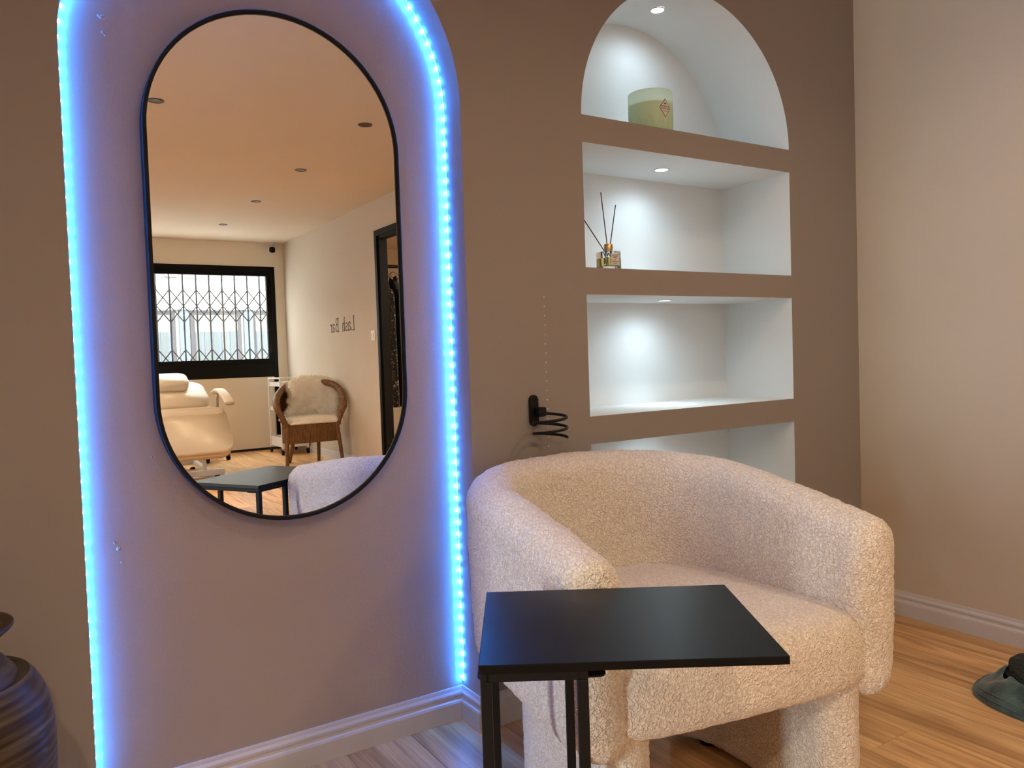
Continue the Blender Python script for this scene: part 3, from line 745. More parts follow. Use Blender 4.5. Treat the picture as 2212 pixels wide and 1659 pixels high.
for v in (-hy + bw / 2 + .002, hy - bw / 2 - .002):
    MB().bar(tpt(e1, v, .583), tpt(e2, v, .583), bw, .012).build('rail', 'black_powder', tb, bevel=.001)
    MB().bar(tpt(e1, v, .007), tpt(hx - .06, v, .007), bw, .013).build('foot_rail', 'black_powder', tb, bevel=.001)

# ================================================================== FLOOR VASE
VX, VY = -.128, -.300
vz = thing('floor_vase', 'large brown and slate glazed stoneware vase with a flared neck', 'vase', (VX, VY, 0))
body = [(.105, 0), (.112, .004), (.122, .05), (.143, .16), (.156, .28), (.160, .37), (.1585, .43), (.150, .475), (.139, .500), (.129, .514), (.1265, .5155)]
body = [tuple(p) for p in (smooth_path([(r, z, 0) for r, z in body], 5))]
MB().lathe([(p[0], p[1]) for p in body] + [(.121, .512), (.113, .511)], (VX, VY, 0), 72).build('body', 'stoneware', vz, True)
neck = [(.113, .509), (.1115, .515), (.100, .531), (.086, .548), (.0785, .556), (.0785, .562), (.087, .574), (.099, .585), (.1075, .592), (.1095, .596), (.1075, .5995), (.101, .598), (.089, .587), (.073, .570), (.069, .558), (.078, .545)]
neck = smooth_path([(r, z, 0) for r, z in neck], 4)
MB().lathe([(p[0], p[1]) for p in neck], (VX, VY, 0), 72, False).build('neck', 'stoneware', vz, True)

# ================================================================== COILED HOLDER ON THE WALL
hd = thing('spiral_holder', 'black coiled wire hairdryer holder fixed to the wall', 'holder', (1.2105, 0, .80))
rslab(.0285, .0865, .010, .0142, .002, 10, 3).xform(frame_mat((1.2105, -.0002, .845), (1, 0, 0), (0, 0, 1))).build('backplate', 'black_plastic', hd)
rslab(.026, .026, .030, .006, .004, 4, 3).xform(frame_mat((1.222, -.004, .8415), (1, 0, 0), (0, 0, 1))).build('boss', 'black_plastic', hd)
pts = [(1.222, -.015, .8415), (1.216, -.035, .8405)]
hc = Vector((1.219, -.070)); R_ = .0465
a0 = math.radians(110)
for k in range(101):
    f = k / 100; an = a0 - f * 2 * PI * 2.37
    rr = R_ * (0.97 + .03 * f); pts.append((hc.x + rr * math.cos(an), hc.y + rr * math.sin(an), .8395 - f * .067))
MB().tube(pts, .0040, 10).build('coil', 'black_plastic', hd, True)
for dz in (.032, -.034): MB().lathe([(.004, 0), (.004, .001), (.002, .0018)], (0, 0, 0), 12).xform(frame_mat((1.2105, -.0102, .845 + dz), (1, 0, 0), (0, 0, 1))).build('screw', 'black_metal', hd)

# ================================================================== CANDLE
KX, KY, KZ = 1.752, .078, NZ1
cd = thing('candle_jar', 'pale green candle in a frosted glass jar with a diamond label', 'candle', (KX, KY, KZ))
KR, KH = .0705, .128
MB().lathe([(.001, .0005), (KR - .004, .0005), (KR, .004), (KR, KH - .001), (KR - .001, KH), (KR - .002, KH - .001)], (KX, KY, KZ), 64, False).build('jar', 'frosted_glass', cd, True)
MB().lathe([(KR - .0025, .092), (.001, .0905)], (KX, KY, KZ), 64, False).build('wax', 'wax', cd, True)
MB().lathe([(KR - .0025, .092), (KR - .0025, .004)], (KX, KY, KZ), 64, False).build('wax_core', 'wax', cd, True)
MB().tube([(KX, KY, KZ + .088), (KX + .001, KY, KZ + .104)], .0009, 6).build('wick', 'print_black', cd)
def on_jar(az, z, r=KR): return Vector((KX + r * math.cos(az), KY + r * math.sin(az), KZ + z))
def jar_patch(poly, r, mat, nm, az0, zc):
    """small flat print wrapped on the jar: poly in (metres across, metres up)"""
    vv, ff = filled([poly]); b = MB()
    for x, z, _ in vv: b.v.append(tuple(on_jar(az0 + x / KR, zc + z, r)))
    b.f = list(ff); return b.build(nm, mat, klab)
AZ = math.radians(-93); LZ = .067
lw, lh = .0215, .029
def dia(sc, r, mat, nm):
    rows = []
    for j in range(21):
        z = lh * sc * (2 * j / 20 - 1); w_ = max(1e-5, lw * sc * (1 - abs(z) / (lh * sc)))
        rows.append([tuple(on_jar(AZ + w_ * (2 * q / 12 - 1) / KR, LZ + z, r)) for q in range(13)])
    return MB().grid(rows).build(nm, mat, cd)
dia(1, KR + .0005, 'print_black', 'label_border'); klab = dia(.91, KR + .0008, 'label_paper', 'label')
def jar_text(body, size, z, mat):
    b = text_mesh(body, size); b.v = [tuple(on_jar(AZ + x / KR, LZ + y + z, KR + .0011 + zz)) for x, y, zz in b.v]; b.build('label_text', mat, klab)
jar_text('BAMBOO &', .0062, .0042, 'print_black'); jar_text('WHITE TEA', .0062, -.0022, 'print_black'); jar_text('scented candle', .0032, -.0098, 'print_grey')
bx_ = [(-.005, .0112), (.005, .0112), (.004, .0148), (-.004, .0148)]
jar_patch(bx_, KR + .0010, 'print_grey', 'label_mark', AZ, LZ)
for k in range(12):       # faceted zigzag relief on the lower half of the jar
    a1, a2 = 2 * PI * k / 12, 2 * PI * (k + 1) / 12; am = (a1 + a2) / 2
    for s0, s1, z0_, z1_ in ((a1, am, .004, .048), (am, a2, .048, .004)):
        p = [on_jar(s0 + (s1 - s0) * q / 6, z0_ + (z1_ - z0_) * q / 6, KR + .0001) for q in range(7)]
        MB().tube(p, .00045, 5).build('etched_line', 'etched_line', cd, True)

# ================================================================== REED DIFFUSER
BX, BY, BZ, BS = 1.541, .052, NZ[0][0], .0555
rd = thing('reed_diffuser', 'square glass reed diffuser with a gold collar and dark reeds', 'diffuser', (BX, BY, BZ))
rslab(BS, BS, .056, .005, .003, 4, 3).xform(Matrix.Translation((BX, BY, BZ + .0005))).build('bottle', 'glass', rd, True)
g = rslab(BS - .008, BS - .008, .044, .004, .002, 4, 3); g.f = [tuple(reversed(f)) for f in g.f]
rslab(BS - .0085, BS - .0085, .024, .004, .002, 4, 3).xform(Matrix.Translation((BX, BY, BZ + .0125))).build('perfume_oil', 'oil', rd, True)
MB().lathe([(.0130, 0), (.0132, .001), (.0132, .0215), (.0122, .0225), (.006, .0225)], (BX, BY, BZ + .0565), 32).build('collar', 'brass', rd, True)
MB().box(BX - .0155, BX + .0175, BY - BS / 2 - .0012, BY - BS / 2 - .0004, BZ + .013, BZ + .047).build('label', 'label_paper', rd); dlab = rd.children[-1] if False else [o for o in bpy.data.objects if o.name.startswith('label') and o.parent == rd][-1]
lx = BX + .001
for x0, x1, z0_, z1_ in ((-.0155, .0155, .0138, .0144), (-.0155, .0155, .0456, .0462), (-.0155, -.0149, .0138, .0462), (.0149, .0155, .0138, .0462)):
    MB().box(lx + x0, lx + x1, BY - BS / 2 - .0015, BY - BS / 2 - .0011, BZ + z0_, BZ + z1_).build('label_rule', 'print_grey', dlab)
for s, sz, zz in (('ENGLISH', .0055, .0405), ('PEARS', .0052, .0355), ('&', .0050, .0295), ('Wild Flowers', .0048, .0240), ('DIFFUSER', .0034, .0183)):
    text_mesh(s, sz).xform(frame_mat((lx, BY - BS / 2 - .0015, BZ + zz), (1, 0, 0), (0, 0, 1))).build('label_text', 'print_black', dlab)
top = Vector((BX, BY, BZ + .070))
for dx, dy, h in ((-.115, .02, .17), (-.020, .004, .205), (.040, .008, .172)):
    MB().tube([(BX - dx * .12, BY - dy * .12, BZ + .02), (BX + dx, BY + dy, BZ + h + .03)], .00165, 6).build('reed', 'reed', rd)

# ================================================================== TEAL HAT ON THE FLOOR
HX, HY = 2.335, -.800
ht = thing('suede_hat', 'dark teal suede hat with a stitched brim dropped on the floor', 'hat', (HX, HY, 0))
def hat_r(a):        # brim outline, pulled out into a rounded point towards the chair
    return .150 + .030 * math.cos(a - math.radians(128)) + .012 * math.sin(2 * a) + .010 * math.cos(3 * a + .4)
rows = []; NA = 140
for j in range(26):
    f = j / 25; row = []
    for k in range(NA):
        a = 2 * PI * k / NA; R0 = hat_r(a)
        r = R0 * (1 - .42 * f)
        z = .006 + .062 * f ** .8 + .010 * math.sin(a * 5 + 1) * f + .012 * noise.noise(Vector((math.cos(a) * 3, math.sin(a) * 3, f * 3)))* f
        row.append((HX + r * math.cos(a), HY + r * math.sin(a), max(.003, z)))
    rows.append(row)
rows.insert(0, [(HX + hat_r(2 * PI * k / NA) * .985 * math.cos(2 * PI * k / NA), HY + hat_r(2 * PI * k / NA) * .985 * math.sin(2 * PI * k / NA), .001) for k in range(NA)])
MB().grid(rows, True).build('brim', 'suede_teal', ht, True)
for ins in (.006, .017):
    p = []
    for k in range(NA):
        a = 2 * PI * k / NA; r = hat_r(a) - ins; f = (1 - r / hat_r(a)) / .42
        p.append((HX + r * math.cos(a), HY + r * math.sin(a), max(.003, .0075 + .062 * f ** .8 + .010 * math.sin(a * 5 + 1) * f)))
    MB().tube(p, .0016, 5, True).build('stitching', 'suede_teal', ht, True)
rows = []
for j in range(20):
    f = j / 19; row = []
    for k in range(90):
        a = 2 * PI * k / 90
        r = .092 * math.cos(f * PI / 2 * .98) ** .55; n_ = noise.noise(Vector((math.cos(a) * 2, math.sin(a) * 2, f * 2 + 4)))
        z = .045 + .068 * math.sin(f * PI / 2) + .022 * n_
        row.append((HX + .048 + r * math.cos(a) * (1 + .15 * n_), HY + .022 + r * math.sin(a) * (1 + .15 * n_), z))
    rows.append(row)
cr_ = MB().grid(rows, True); cr_.f.append(tuple(19 * 90 + k for k in range(90))); cr_.build('crown', 'plush_dark', ht, True)
rows = [[(HX + .02 + rr * math.cos(2 * PI * k / 60), HY + .01 + rr * math.sin(2 * PI * k / 60), zz) for k in range(60)] for rr, zz in ((.098, .066), (.09, .060), (.05, .050), (.002, .048))]
MB().grid(rows, True).build('band', 'hat_lining', ht, True)

# ================================================================== THE ROOM SEEN IN THE MIRROR
# ---- lettering on the side wall: "Lash Bar", condensed serif strokes
lt = thing('wall_lettering', 'dark Lash Bar lettering on the cream side wall', 'lettering', (XR, -5.37, 1.285))
def arcp(cx, cy, rx, ry, a0, a1, n=10): return [(cx + rx * math.cos(math.radians(a0 + (a1 - a0) * k / n)), cy + ry * math.sin(math.radians(a0 + (a1 - a0) * k / n))) for k in range(n + 1)]
GL = {  # strokes: (points, width) in units of cap height
 'L': (.50, [([(.10, 0), (.10, 1)], .075), ([(.0, .985), (.2, .985)], .03), ([(.0, .015), (.42, .015)], .035), ([(.42, .0), (.45, .19)], .03)]),
 'a': (.42, [([(.06, .46)] + arcp(.17, .47, .12, .13, 150, 0) + [(.29, .06), (.34, .015), (.39, .03)], .05), (arcp(.165, .17, .13, .155, 80, 380), .042)]),
 's': (.36, [(arcp(.16, .45, .11, .125, 30, 260, 12) + arcp(.16, .155, .12, .14, 80, -160, 12), .05)]),
 'h': (.46, [([(.09, 0), (.09, 1.0)], .06), ([(.0, .97), (.09, .99)], .03), ([(.02, .012), (.16, .012)], .025), ([(.09, .36)] + arcp(.21, .42, .12, .15, 150, 0) + [(.33, .0)], .055), ([(.26, .012), (.41, .012)], .025)]),
 'B': (.56, [([(.12, 0), (.12, 1)], .07), ([(.0, .985), (.25, .985)], .03), ([(.0, .015), (.25, .015)], .03), ([(.22, .985)] + arcp(.22, .765, .19, .22, 90, -90) + [(.12, .54)], .045), ([(.22, .545)] + arcp(.22, .28, .23, .265, 90, -90) + [(.12, .015)], .05)]),
 'r': (.32, [([(.09, 0), (.09, .58)], .06), ([(.0, .57), (.09, .58)], .03), ([(.02, .012), (.17, .012)], .025), ([(.09, .38)] + arcp(.20, .45, .10, .13, 150, 40), .05)]),
}
cur = 0; H_ = .134
total = sum(GL[c][0] if c != ' ' else .40 for c in 'Lash Bar'); sc = .675 / (total * H_)
for c in 'Lash Bar':
    if c == ' ': cur += .40 * H_ * sc; continue
    wd, strokes = GL[c]; b = MB()
    for pts, wdt in strokes:
        P = [Vector((XR - .0012, -5.038 - cur - x * H_ * sc, 1.287 + z * H_)) for x, z in pts]
        for i in range(len(P) - 1):
            dd = (P[i + 1] - P[i]); 
            if dd.length < 1e-6: continue
            e = dd.normalized() * wdt * H_ * .35
            b.bar(P[i] - e, P[i + 1] + e, wdt * H_ * (1.25 if abs(dd.z) < abs(dd.y) else 1.25), .002, (1, 0, 0))
    b.build('letter', 'lettering_brown', lt); cur += wd * H_ * sc
# ---- light switch
sw = thing('light_switch', 'white light switch plate beside the black door frame', 'switch', (XR, -4.593, 1.172))
Msw = frame_mat((XR - .0005, -4.593, 1.216), (0, -1, 0), (0, 0, 1))
rslab(.086, .088, .009, .006, .003, 4, 3).xform(Msw).build('plate', 'white_plastic', sw)
rslab(.030, .046, .006, .003, .002, 3, 2).xform(frame_mat((XR - .0085, -4.582, 1.214), (0, -1, 0), (0, 0, 1))).build('rocker', 'white_plastic', sw)
rslab(.012, .046, .006, .003, .002, 3, 2).xform(frame_mat((XR - .0085, -4.617, 1.214), (0, -1, 0), (0, 0, 1))).build('rocker', 'white_plastic', sw)
# ---- security camera
sc_ = thing('security_camera', 'small black and white security camera under the ceiling by the window', 'camera', (2.56, -7.13, 2.25))
MB().lathe([(.034, 0), (.034, -.012), (.028, -.016), (.010, -.018), (.010, -.055)], (2.56, -7.15, ZC), 24).build('mount', 'white_plastic', sc_, True)
rslab(.062, .062, .085, .018, .010, 5, 3).xform(frame_mat((2.557, -7.10, 2.295), (1, 0, 0), (0, 0, 1))).build('housing', 'white_plastic', sc_, True)
rslab(.066, .066, .016, .019, .005, 5, 3).xform(frame_mat((2.557, -7.095, 2.295), (1, 0, 0), (0, 0, 1))).build('front_shell', 'black_plastic', sc_, True)
MB().lathe([(.014, 0), (.014, .003), (.010, .004)], (0, 0, 0), 20).xform(frame_mat((2.557, -7.095, 2.295), (1, 0, 0), (0, 0, -1))).build('lens', 'black_metal', sc_)
# ---- trolley
TX0, TX1, TY0, TY1 = 2.405, 2.680, -6.925, -6.490
tr_ = thing('trolley', 'white three-tier metal trolley on black castors', 'trolley', ((TX0 + TX1) / 2, (TY0 + TY1) / 2, 0))
for x in (TX0, TX1):
    for y in (TY0, TY1):
        MB().box(x - .010, x + .010, y - .010, y + .010, .072, .838).build('post', 'white_metal', tr_, bevel=.002)
        cst = MB().lathe([(.007, 0), (.007, .045)], (x, y, .040), 12).build('castor_stem', 'chrome', tr_, True)
        cs = MB().lathe([(.010, -.0115), (.027, -.010), (.030, -.006), (.030, .006), (.027, .010), (.010, .0115)], (0, 0, 0), 24).xform(frame_mat((x, y - .006, .0305), (0, 1, 0), (0, 0, 1))).build('castor', 'black_plastic', cst, True)
for z0_, z1_ in ((.745, .790), (.475, .520), (.085, .190)):
    MB().box(TX0 + .006, TX1 - .006, TY0 + .006, TY1 - .006, z0_, z0_ + .004).build('shelf', 'white_metal', tr_)
    for a in ((TX0 + .004, TX1 - .004, TY0, TY0 + .003), (TX0 + .004, TX1 - .004, TY1 - .003, TY1), (TX0, TX0 + .003, TY0 + .004, TY1 - .004), (TX1 - .003, TX1, TY0 + .004, TY1 - .004)):
        MB().box(*a, z0_, z1_).build('shelf_rim', 'white_metal', tr_)
for a in ((TX0, TX1, TY0 - .008, TY0 + .008), (TX0, TX1, TY1 - .008, TY1 + .008), (TX0 - .008, TX0 + .008, TY0, TY1), (TX1 - .008, TX1 + .008, TY0, TY1)):
    MB().box(*a, .824, .840).build('top_rail', 'white_metal', tr_, bevel=.002)
o = MB().lathe([(.006, -.06), (.022, -.06), (.022, .06), (.006, .06)], (0, 0, 0), 24).xform(frame_mat((2.50, -6.60, .772), (0, 1, 0), (0, 0, 1))).build('paper_roll', 'white_plastic', None, True)
tag(o, 'small white roll lying in the top tray of the trolley', 'roll')
# ---- treatment bed
BXc = 1.295
bed = thing('treatment_bed', 'cream leather treatment chair with a padded leg rest and steel base', 'treatment chair', (BXc, -5.8, 0))
def pad(nm, p0, p1, w, t, rc, re, bol=0, bw=.18, mat='leather_cream', flip=False):
    p0, p1 = Vector(p0), Vector(p1); ya = p1 - p0; L = ya.length; c = (p0 + p1) / 2
    return cushion(w, L, t, rc, re, bol, bw).xform(frame_mat(c, (1, 0, 0), ya)).build(nm, mat, bed, True)
# local +z of each pad must face up / towards the room
pad('leg_rest', (BXc, -5.085, .265), (BXc, -5.435, .625), .60, .055, .11, .022, .016)
pad('leg_rest_underside', (BXc, -5.110, .222), (BXc, -5.430, .580), .59, .06, .11, .02, 0, .18, 'leather_shadow')
pad('seat', (BXc, -5.375, .610), (BXc, -6.02, .600), .585, .065, .05, .02, .022)
pad('backrest', (BXc, -5.93, .635), (BXc, -6.46, .845), .585, .07, .16, .025, .018)
MB().box(BXc - .27, BXc + .27, -6.0, -5.46, .55, .605).build('seat_tray', 'leather_shadow', bed, bevel=.01)
pad('headrest', (BXc - .015, -6.19, .822), (BXc - .015, -6.47, .932), .335, .085, .09, .03)
for sg in (-1, 1):
    pth = smooth_path([(BXc + sg * .335, -5.98, .735), (BXc + sg * .345, -5.90, .757), (BXc + sg * .35, -5.78, .752), (BXc + sg * .355, -5.62, .705), (BXc + sg * .358, -5.49, .645)], 8)
    rows = []
    for i, p in enumerate(pth):
        tg_ = (pth[min(i + 1, len(pth) - 1)] - pth[max(i - 1, 0)]).normalized(); up = Vector((1, 0, 0)).cross(tg_); up = up if up.z > 0 else -up
        row = []
        for k in range(20):
            a = 2 * PI * k / 20; cx_ = math.copysign(abs(math.cos(a)) ** .6, math.cos(a)) * .042; cz_ = math.copysign(abs(math.sin(a)) ** .7, math.sin(a)) * .020
            row.append(tuple(p + Vector((1, 0, 0)) * cx_ + up * cz_))
        rows.append(row)
    b = MB().grid(rows, True); b.f.append(tuple(range(19, -1, -1))); b.f.append(tuple((len(rows) - 1) * 20 + k for k in range(20)))
    b.build('armrest', 'leather_cream', bed, True)
    MB().bar((BXc + sg * .33, -5.88, .60), (BXc + sg * .335, -5.88, .735), .03, .02).build('armrest_bracket', 'chrome', bed)
def beam(nm, p, q, w, h): return MB().bar(p, q, w, h).build(nm, 'white_metal', bed, bevel=.004)
beam('floor_beam', (1.03, -5.40, .042), (1.556, -5.40, .042), .06, .050); beam('floor_beam', (1.03, -6.12, .075), (1.50, -6.12, .075), .06, .06)
beam('floor_tube', (1.155, -5.40, .045), (1.155, -6.12, .07), .04, .04); beam('floor_tube', (1.435, -5.40, .045), (1.435, -6.12, .07), .04, .04)
for x in (1.19, 1.40):
    beam('upright', (x, -5.41, .06), (x - .02, -5.55, .57), .030, .035); beam('upright', (x + .02, -6.12, .09), (x, -5.95, .57), .03, .035)
MB().bar((1.05, -5.72, .235), (1.60, -5.72, .235), .008, .008).build('tie_rod', 'brass', bed)
for x, y in ((1.10, -5.40), (1.50, -5.40), (1.10, -6.12), (1.42, -6.12)): MB().lathe([(.022, 0), (.024, .006), (.016, .018)], (x, y, 0), 16).build('foot', 'black_plastic', bed, True)
# ---- stool behind the bed
SX, SY = 1.64, -6.68
so = thing('rolling_stool', 'black five-star stool base on castors behind the treatment chair', 'stool', (SX, SY, 0))
for k in range(5):
    a = math.radians(22 + 72 * k); p = (SX + .235 * math.cos(a), SY + .235 * math.sin(a))
    ba = MB().bar((SX, SY, .105), (p[0], p[1], .078), .045, .025).build('base_arm', 'black_plastic', so, bevel=.006)
    MB().lathe([(.010, -.02), (.026, -.018), (.030, -.012), (.030, .012), (.026, .018), (.010, .02)], (0, 0, 0), 20).xform(frame_mat((p[0], p[1], .0305), (0, 1, 0), (0, 0, 1))).build('castor', 'black_plastic', ba, True)
    MB().lathe([(.016, .04), (.018, .075), (.010, .085)], (p[0], p[1], 0), 14).build('castor_hood', 'black_plastic', ba, True)
MB().lathe([(.035, .085), (.035, .12), (.022, .125), (.022, .42)], (SX, SY, 0), 20).build('column', 'chrome', so, True)
MB().lathe([(.12, .42), (.135, .43), (.135, .47), (.12, .485), (.001, .487)], (SX - .03, SY, 0), 32).build('seat', 'leather_cream', so, True)
# ---- wicker armchair
wc = thing('wicker_armchair', 'brown woven wicker armchair under a sheepskin', 'armchair', (2.35, -5.5, 0))
FY = -5.215
rim = smooth_path([(2.080, FY, .405), (2.045, FY + .002, .50), (2.008, FY - .002, .578), (2.018, FY - .07, .622), (2.060, FY - .20, .672), (2.135, FY - .33, .725), (2.225, FY - .43, .775), (2.33, FY - .485, .80), (2.44, FY - .485, .805), (2.54, FY - .43, .80), (2.61, FY - .31, .785), (2.648, FY - .18, .745), (2.655, FY - .07, .670), (2.638, FY, .575), (2.600, FY, .49), (2.572, FY, .405)], 14)
rr = []
for i in range(len(rim)):
    t = i / (len(rim) - 1); base_r = .030 if .12 < t < .88 else .026
    rr.append(base_r + .0028 * math.sin(i * 1.9))
MB().tube(rim, rr, 14).build('wrapped_rim', 'wicker', wc, True)
def plan_seat(f):      # seat outline front -> around the back
    P = [(2.075, FY), (2.10, FY - .2), (2.18, FY - .36), (2.33, FY - .43), (2.45, FY - .40), (2.54, FY - .26), (2.575, FY)]
    return smooth_path([(x, y, 0) for x, y in P], 8)
ol = plan_seat(0)
def weave(path, z0_, z1_, nm, th=.012, flare=None):
    """woven panel: vertical stakes with over-under strands"""
    b = MB(); P = path; acc_ = 0; pts = []
    for i in range(len(P) - 1):
        L = (P[i + 1] - P[i]).length; k = max(1, int(L / .013))
        for j in range(k): pts.append(P[i].lerp(P[i + 1], j / k))
    pts.append(P[-1]); nz = max(2, int((z1_ - z0_) / .0105)); rows = []
    for iz in range(nz * 2 + 1):
        f = iz / (nz * 2); z = z0_ + (z1_ - z0_) * f; row = []
        for i, p in enumerate(pts):
            tg_ = (pts[min(i + 1, len(pts) - 1)] - pts[max(i - 1, 0)]).normalized(); nr = Vector((-tg_.y, tg_.x, 0))
            wob = .0045 * math.cos(PI * i) * math.cos(PI * (iz // 2)) * (1 if iz % 2 == 0 else .25)
            fl_ = flare(f) if flare else 0
            q = p + nr * (wob + fl_); row.append((q.x, q.y, z))
        rows.append(row)
    return b.grid(rows).build(nm, 'wicker', wc, True)
weave([Vector((2.08, FY + .004, 0)), Vector((2.33, FY + .012, 0)), Vector((2.572, FY + .004, 0))], .248, .425, 'woven_apron')
weave(ol, .25, .43, 'woven_side')
# back web between seat and rim
rows = []
half = rim[14 * 2:-14 * 2]
for j in range(16):
    f = j / 15; row = []
    for i in range(60):
        s = i / 59; p = ol[int(round(s * (len(ol) - 1)))]; q = half[int(round(s * (len(half) - 1)))]
        v = Vector((p.x, p.y, .42)).lerp(q, f); v = v + Vector((0, .004 * math.cos(PI * i) * math.cos(PI * j), 0)); row.append(tuple(v))
    rows.append(row)
rows = [[(x, y - .05, z) for x, y, z in r[14:34]] for r in rows]
MB().grid(rows).build('woven_back', 'wicker', wc, True)
sv, sf = filled([[(p.x, p.y) for p in ol]])
MB().add([(x, y, .415) for x, y, _ in sv], sf).build('woven_seat', 'wicker', wc)
for p, q in (((2.088, FY, .42), (2.072, FY + .012, 0)), ((2.562, FY, .42), (2.605, FY + .02, 0)), ((2.29, FY - .37, .40), (2.272, FY - .60, 0)), ((2.49, FY - .33, .40), (2.56, FY - .56, 0))):
    pp = [Vector(p).lerp(Vector(q), k / 12) for k in range(13)]; MB().tube(pp, [.021 - .005 * k / 12 for k in range(13)], 12).build('leg', 'wicker', wc, True)
# ---- sheepskin draped over the wicker chair
ss = thing('sheepskin', 'cream sheepskin rug draped over the wicker armchair', 'sheepskin', (2.35, -5.55, .42))
spine = smooth_path([(2.352, FY + .010, .430), (2.352, FY - .10, .445), (2.352, FY - .28, .445), (2.39, FY - .335, .48), (2.43, FY - .345, .60), (2.45, FY - .365, .71), (2.455, FY - .415, .815), (2.455, FY - .50, .850), (2.455, FY - .55, .76), (2.455, FY - .57, .60)], 7)
wid = [.238, .238, .236, .236, .235, .238, .245, .25, .245, .23]
rows_u = []; rows_l = []; NW = 40
def sk_w(i):
    f = i / 7; k = min(int(f), len(wid) - 2); g_ = f - k; return wid[k] + (wid[k + 1] - wid[k]) * g_
for i, p in enumerate(spine):
    tg_ = (spine[min(i + 1, len(spine) - 1)] - spine[max(i - 1, 0)]).normalized(); nr = Vector((1, 0, 0)).cross(tg_)
    nr = -nr if nr.dot(Vector((0, 1, .6))) < 0 and i < len(spine) * .72 else nr
    row = []; row2 = []
    for k in range(NW + 1):
        s = 2 * k / NW - 1; w_ = sk_w(i) * (1 + .10 * noise.noise(Vector((i * .35, math.copysign(1.7, s), 0))))
        curl = .055 * s * s * (1 if 20 < i < 50 else .15)
        q = p + Vector((s * w_, 0, 0)) + Vector((0, curl, -.075 * abs(s) ** 3 * max(0, min(1, (p.z - .55) / .25)))); th = .026 * math.sqrt(max(0, 1 - s ** 8)) + .012 * noise.noise(Vector((q.x * 14, q.y * 14, q.z * 14)))
        row.append(tuple(q + nr * max(.004, th))); row2.append(tuple(q - nr * .006))
    rows_u.append(row); rows_l.append(row2)
loop_rows = [u + list(reversed(l)) for u, l in zip(rows_u, rows_l)]
fb = MB().grid(loop_rows, True); m_ = len(loop_rows[0]); fb.f.append(tuple(range(m_ - 1, -1, -1))); fb.f.append(tuple((len(loop_rows) - 1) * m_ + k for k in range(m_)))
recalc(fb.build('hide', 'fleece', ss, True))
fur = MB()
for _ in range(16000):
    i = random.uniform(0, len(rows_u) - 1.01); k = random.choice((random.uniform(0, NW - .01), random.uniform(0, NW - .01), random.choice((random.uniform(0, 1.5), random.uniform(NW - 1.5, NW - .01)))))
    i0, k0 = int(i), int(k); fi, fk = i - i0, k - k0
    P = lambda a, c: Vector(rows_u[a][c]); p = P(i0, k0).lerp(P(i0, k0 + 1), fk).lerp(P(i0 + 1, k0).lerp(P(i0 + 1, k0 + 1), fk), fi)
    nr = (P(i0 + 1, k0) - P(i0, k0)).cross(P(i0, k0 + 1) - P(i0, k0))
    if nr.length < 1e-9: continue
    nr.normalize(); c0 = Vector(rows_l[i0][k0]); nr = nr if nr.dot(p - c0) > 0 else -nr
    edge = (k / NW * 2 - 1); side = Vector((math.copysign(max(0, abs(edge) - .8) * 4, edge), 0, 0))
    dirn = (nr + side + Vector((random.uniform(-.6, .6), random.uniform(-.6, .6), random.uniform(-.7, .4)))).normalized()
    L = random.uniform(.018, .042); wv_ = dirn.orthogonal().normalized() * .0016; q = p + dirn * L + Vector((0, 0, -.006))
    fur.add([p - wv_, p + wv_, q], [(0, 1, 2)])
fo = fur.build('fleece', 'fleece', ss); fo['kind'] = 'stuff'
# ---- clothes rail beyond the doorway
rl = thing('clothes_rail', 'black clothes rail in the room beyond the doorway', 'rail', (3.3, -5.0, 0))
MB().tube([(2.86, -5.0, 1.885), (3.75, -5.0, 1.885)], .016, 10).build('hanging_bar', 'black_metal', rl, True)
for x in (2.88, 3.73):
    MB().tube([(x, -5.0, .02), (x, -5.0, 1.885)], .014, 10).build('upright', 'black_metal', rl, True)
    MB().bar((x, -5.25, .015), (x, -4.75, .015), .03, .03).build('foot', 'black_metal', rl)
gl_names = ['black garment with a pale floral print, left of those on the rail', 'plain black garment hanging second on the rail', 'black floral garment hanging third on the rail', 'plain black garment farthest along the rail']
for k, x in enumerate((3.00, 3.10, 3.21, 3.34)):
    hg = thing('clothes_hanger', 'grey clothes hanger on the rail, ' + ['nearest the door frame', 'second along', 'third along', 'farthest along'][k], 'hanger', (x, -5.0, 1.8), 'hangers on the rail')
    MB().tube(smooth_path([(x, -4.985, 1.885), (x, -5.0, 1.906), (x, -5.018, 1.89), (x, -5.0, 1.86), (x, -5.0, 1.835)], 5), .0022, 6).build('hook', 'chrome', hg, True)
    MB().tube(smooth_path([(x, -5.21, 1.745), (x, -5.10, 1.80), (x, -5.0, 1.835), (x, -4.90, 1.80), (x, -4.79, 1.745)], 6), .006, 8).build('shoulders', 'hanger_grey', hg, True)
    gm = thing('hanging_garment', gl_names[k], 'garment', (x, -5.0, .6), 'garments on the rail')
    rows = []
    for j in range(26):
        f = j / 25; z = 1.80 - 1.25 * f - .0; row = []
        for q in range(48):
            a = 2 * PI * q / 48; wy = (.06 + .17 * min(1, f * 6)) * (1 + .10 * f); wx = .028 + .014 * f
            fold = 1 + .22 * f * math.sin(a * 7 + k)
            zz = z - (.06 * (abs(math.cos(a)) ** 2) if f < .1 else 0)
            row.append((x + wx * math.sin(a) * fold, -5.0 + wy * math.cos(a), zz))
        rows.append(row)
    b = MB().grid(rows, True); b.f.append(tuple(range(48)))
    b.build('cloth', 'printed_cloth' if k % 2 == 0 else 'cloth_black', gm, True)
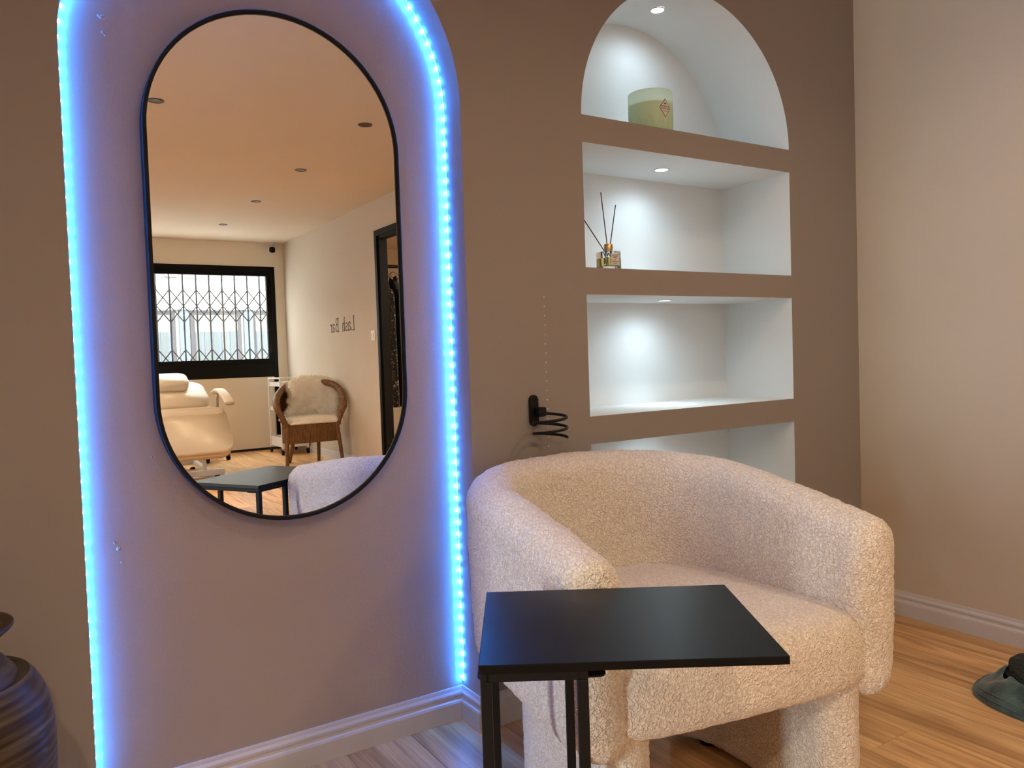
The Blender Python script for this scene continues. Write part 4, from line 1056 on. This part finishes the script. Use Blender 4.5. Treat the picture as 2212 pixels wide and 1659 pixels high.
# ---- folding security grille outside the glass
gr = thing('security_grille', 'grey folding security grille with diamond lattice behind the window', 'grille', (1.3, YB - .13, GZ0))
gy = YB - .13
bx_list = [2.448 * 1.0 + .01 - .1395 * k for k in range(0, 23)]
bar_me = MB().box(-.0085, .0085, -.006, .006, -.52, .52).build('upright_bar', 'galvanised', gr); bar_me.location = (bx_list[0], gy, 1.53); attach(bar_me, gr)
for x in bx_list[1:]:
    o = bar_me.copy(); COL.objects.link(o); o.location = (x, gy, 1.53); attach(o, gr)
def lat(z0_, z1_):
    h = z1_ - z0_; w_ = .1395
    protos = []
    for sg in (1, -1):
        o = MB().bar((-w_ / 2, 0, -sg * h / 2), (w_ / 2, 0, sg * h / 2), .012, .004, (0, 1, 0)).build('lattice_strip', 'galvanised', gr); protos.append(o)
    for i, x in enumerate([bx_list[0] + w_] + bx_list[:-1]):
        for j, pr in enumerate(protos):
            o = pr if i == 0 else pr.copy()
            if i: COL.objects.link(o)
            o.location = (x - w_ / 2, gy + .008 + .004 * j, (z0_ + z1_) / 2); attach(o, gr)
lat(1.665, 1.845); lat(1.485, 1.665); lat(1.000, 1.180)
# ---- street outside: building opposite
st_o = struct(MB().box(-9, 12, -11.0, YB - .3, -.25, -.15).build('pavement', 'pavement'), 'grey street outside the window')
FYD = -10.9
fb_ = thing('building', 'pale building with curtained shop windows across the street', 'building', (2.5, FYD, -.15))
def fbx(nm, x0, x1, z0_, z1_, d0, d1, mat): return MB().box(x0, x1, FYD - d0, FYD + d1, z0_, z1_).build(nm, mat, fb_)
fbx('wall', -8, 12, -.15, 6.5, .5, 0, 'facade_white')
fbx('fascia', -8, 12, 1.86, 2.17, 0, .10, 'facade_white'); fbx('cornice', -8, 12, 2.17, 2.21, 0, .16, 'facade_cream'); fbx('soffit_band', -8, 12, 2.34, 2.72, 0, .05, 'facade_pink')
fbx('vent_cover', 1.98, 2.16, 2.36, 2.48, 0, .10, 'facade_white')
k = 0
for x0, x1 in ((-1.6, -.4), (-.1, 1.05), (1.2, 2.05), (2.38, 3.02), (3.30, 4.3), (4.6, 5.6)):
    fbx('window_frame', x0 - .06, x1 + .06, .2, 1.84, 0, .04, 'facade_frame')
    fbx('blind', x0, x1, 1.52, 1.78, 0, .05, 'blind_cream'); fbx('pane', x0, x1, .3, 1.52, 0, .046, 'facade_blue')
    nc = 5; wdt = (x1 - x0) / nc
    for c in range(nc):
        fbx('curtain', x0 + wdt * c + .01, x0 + wdt * c + wdt * .62, .3, 1.52, 0, .055, 'curtain_grey')
for x in (2.16, 3.12): fbx('pilaster', x, x + .14, -.15, 1.86, 0, .07, 'facade_blue')
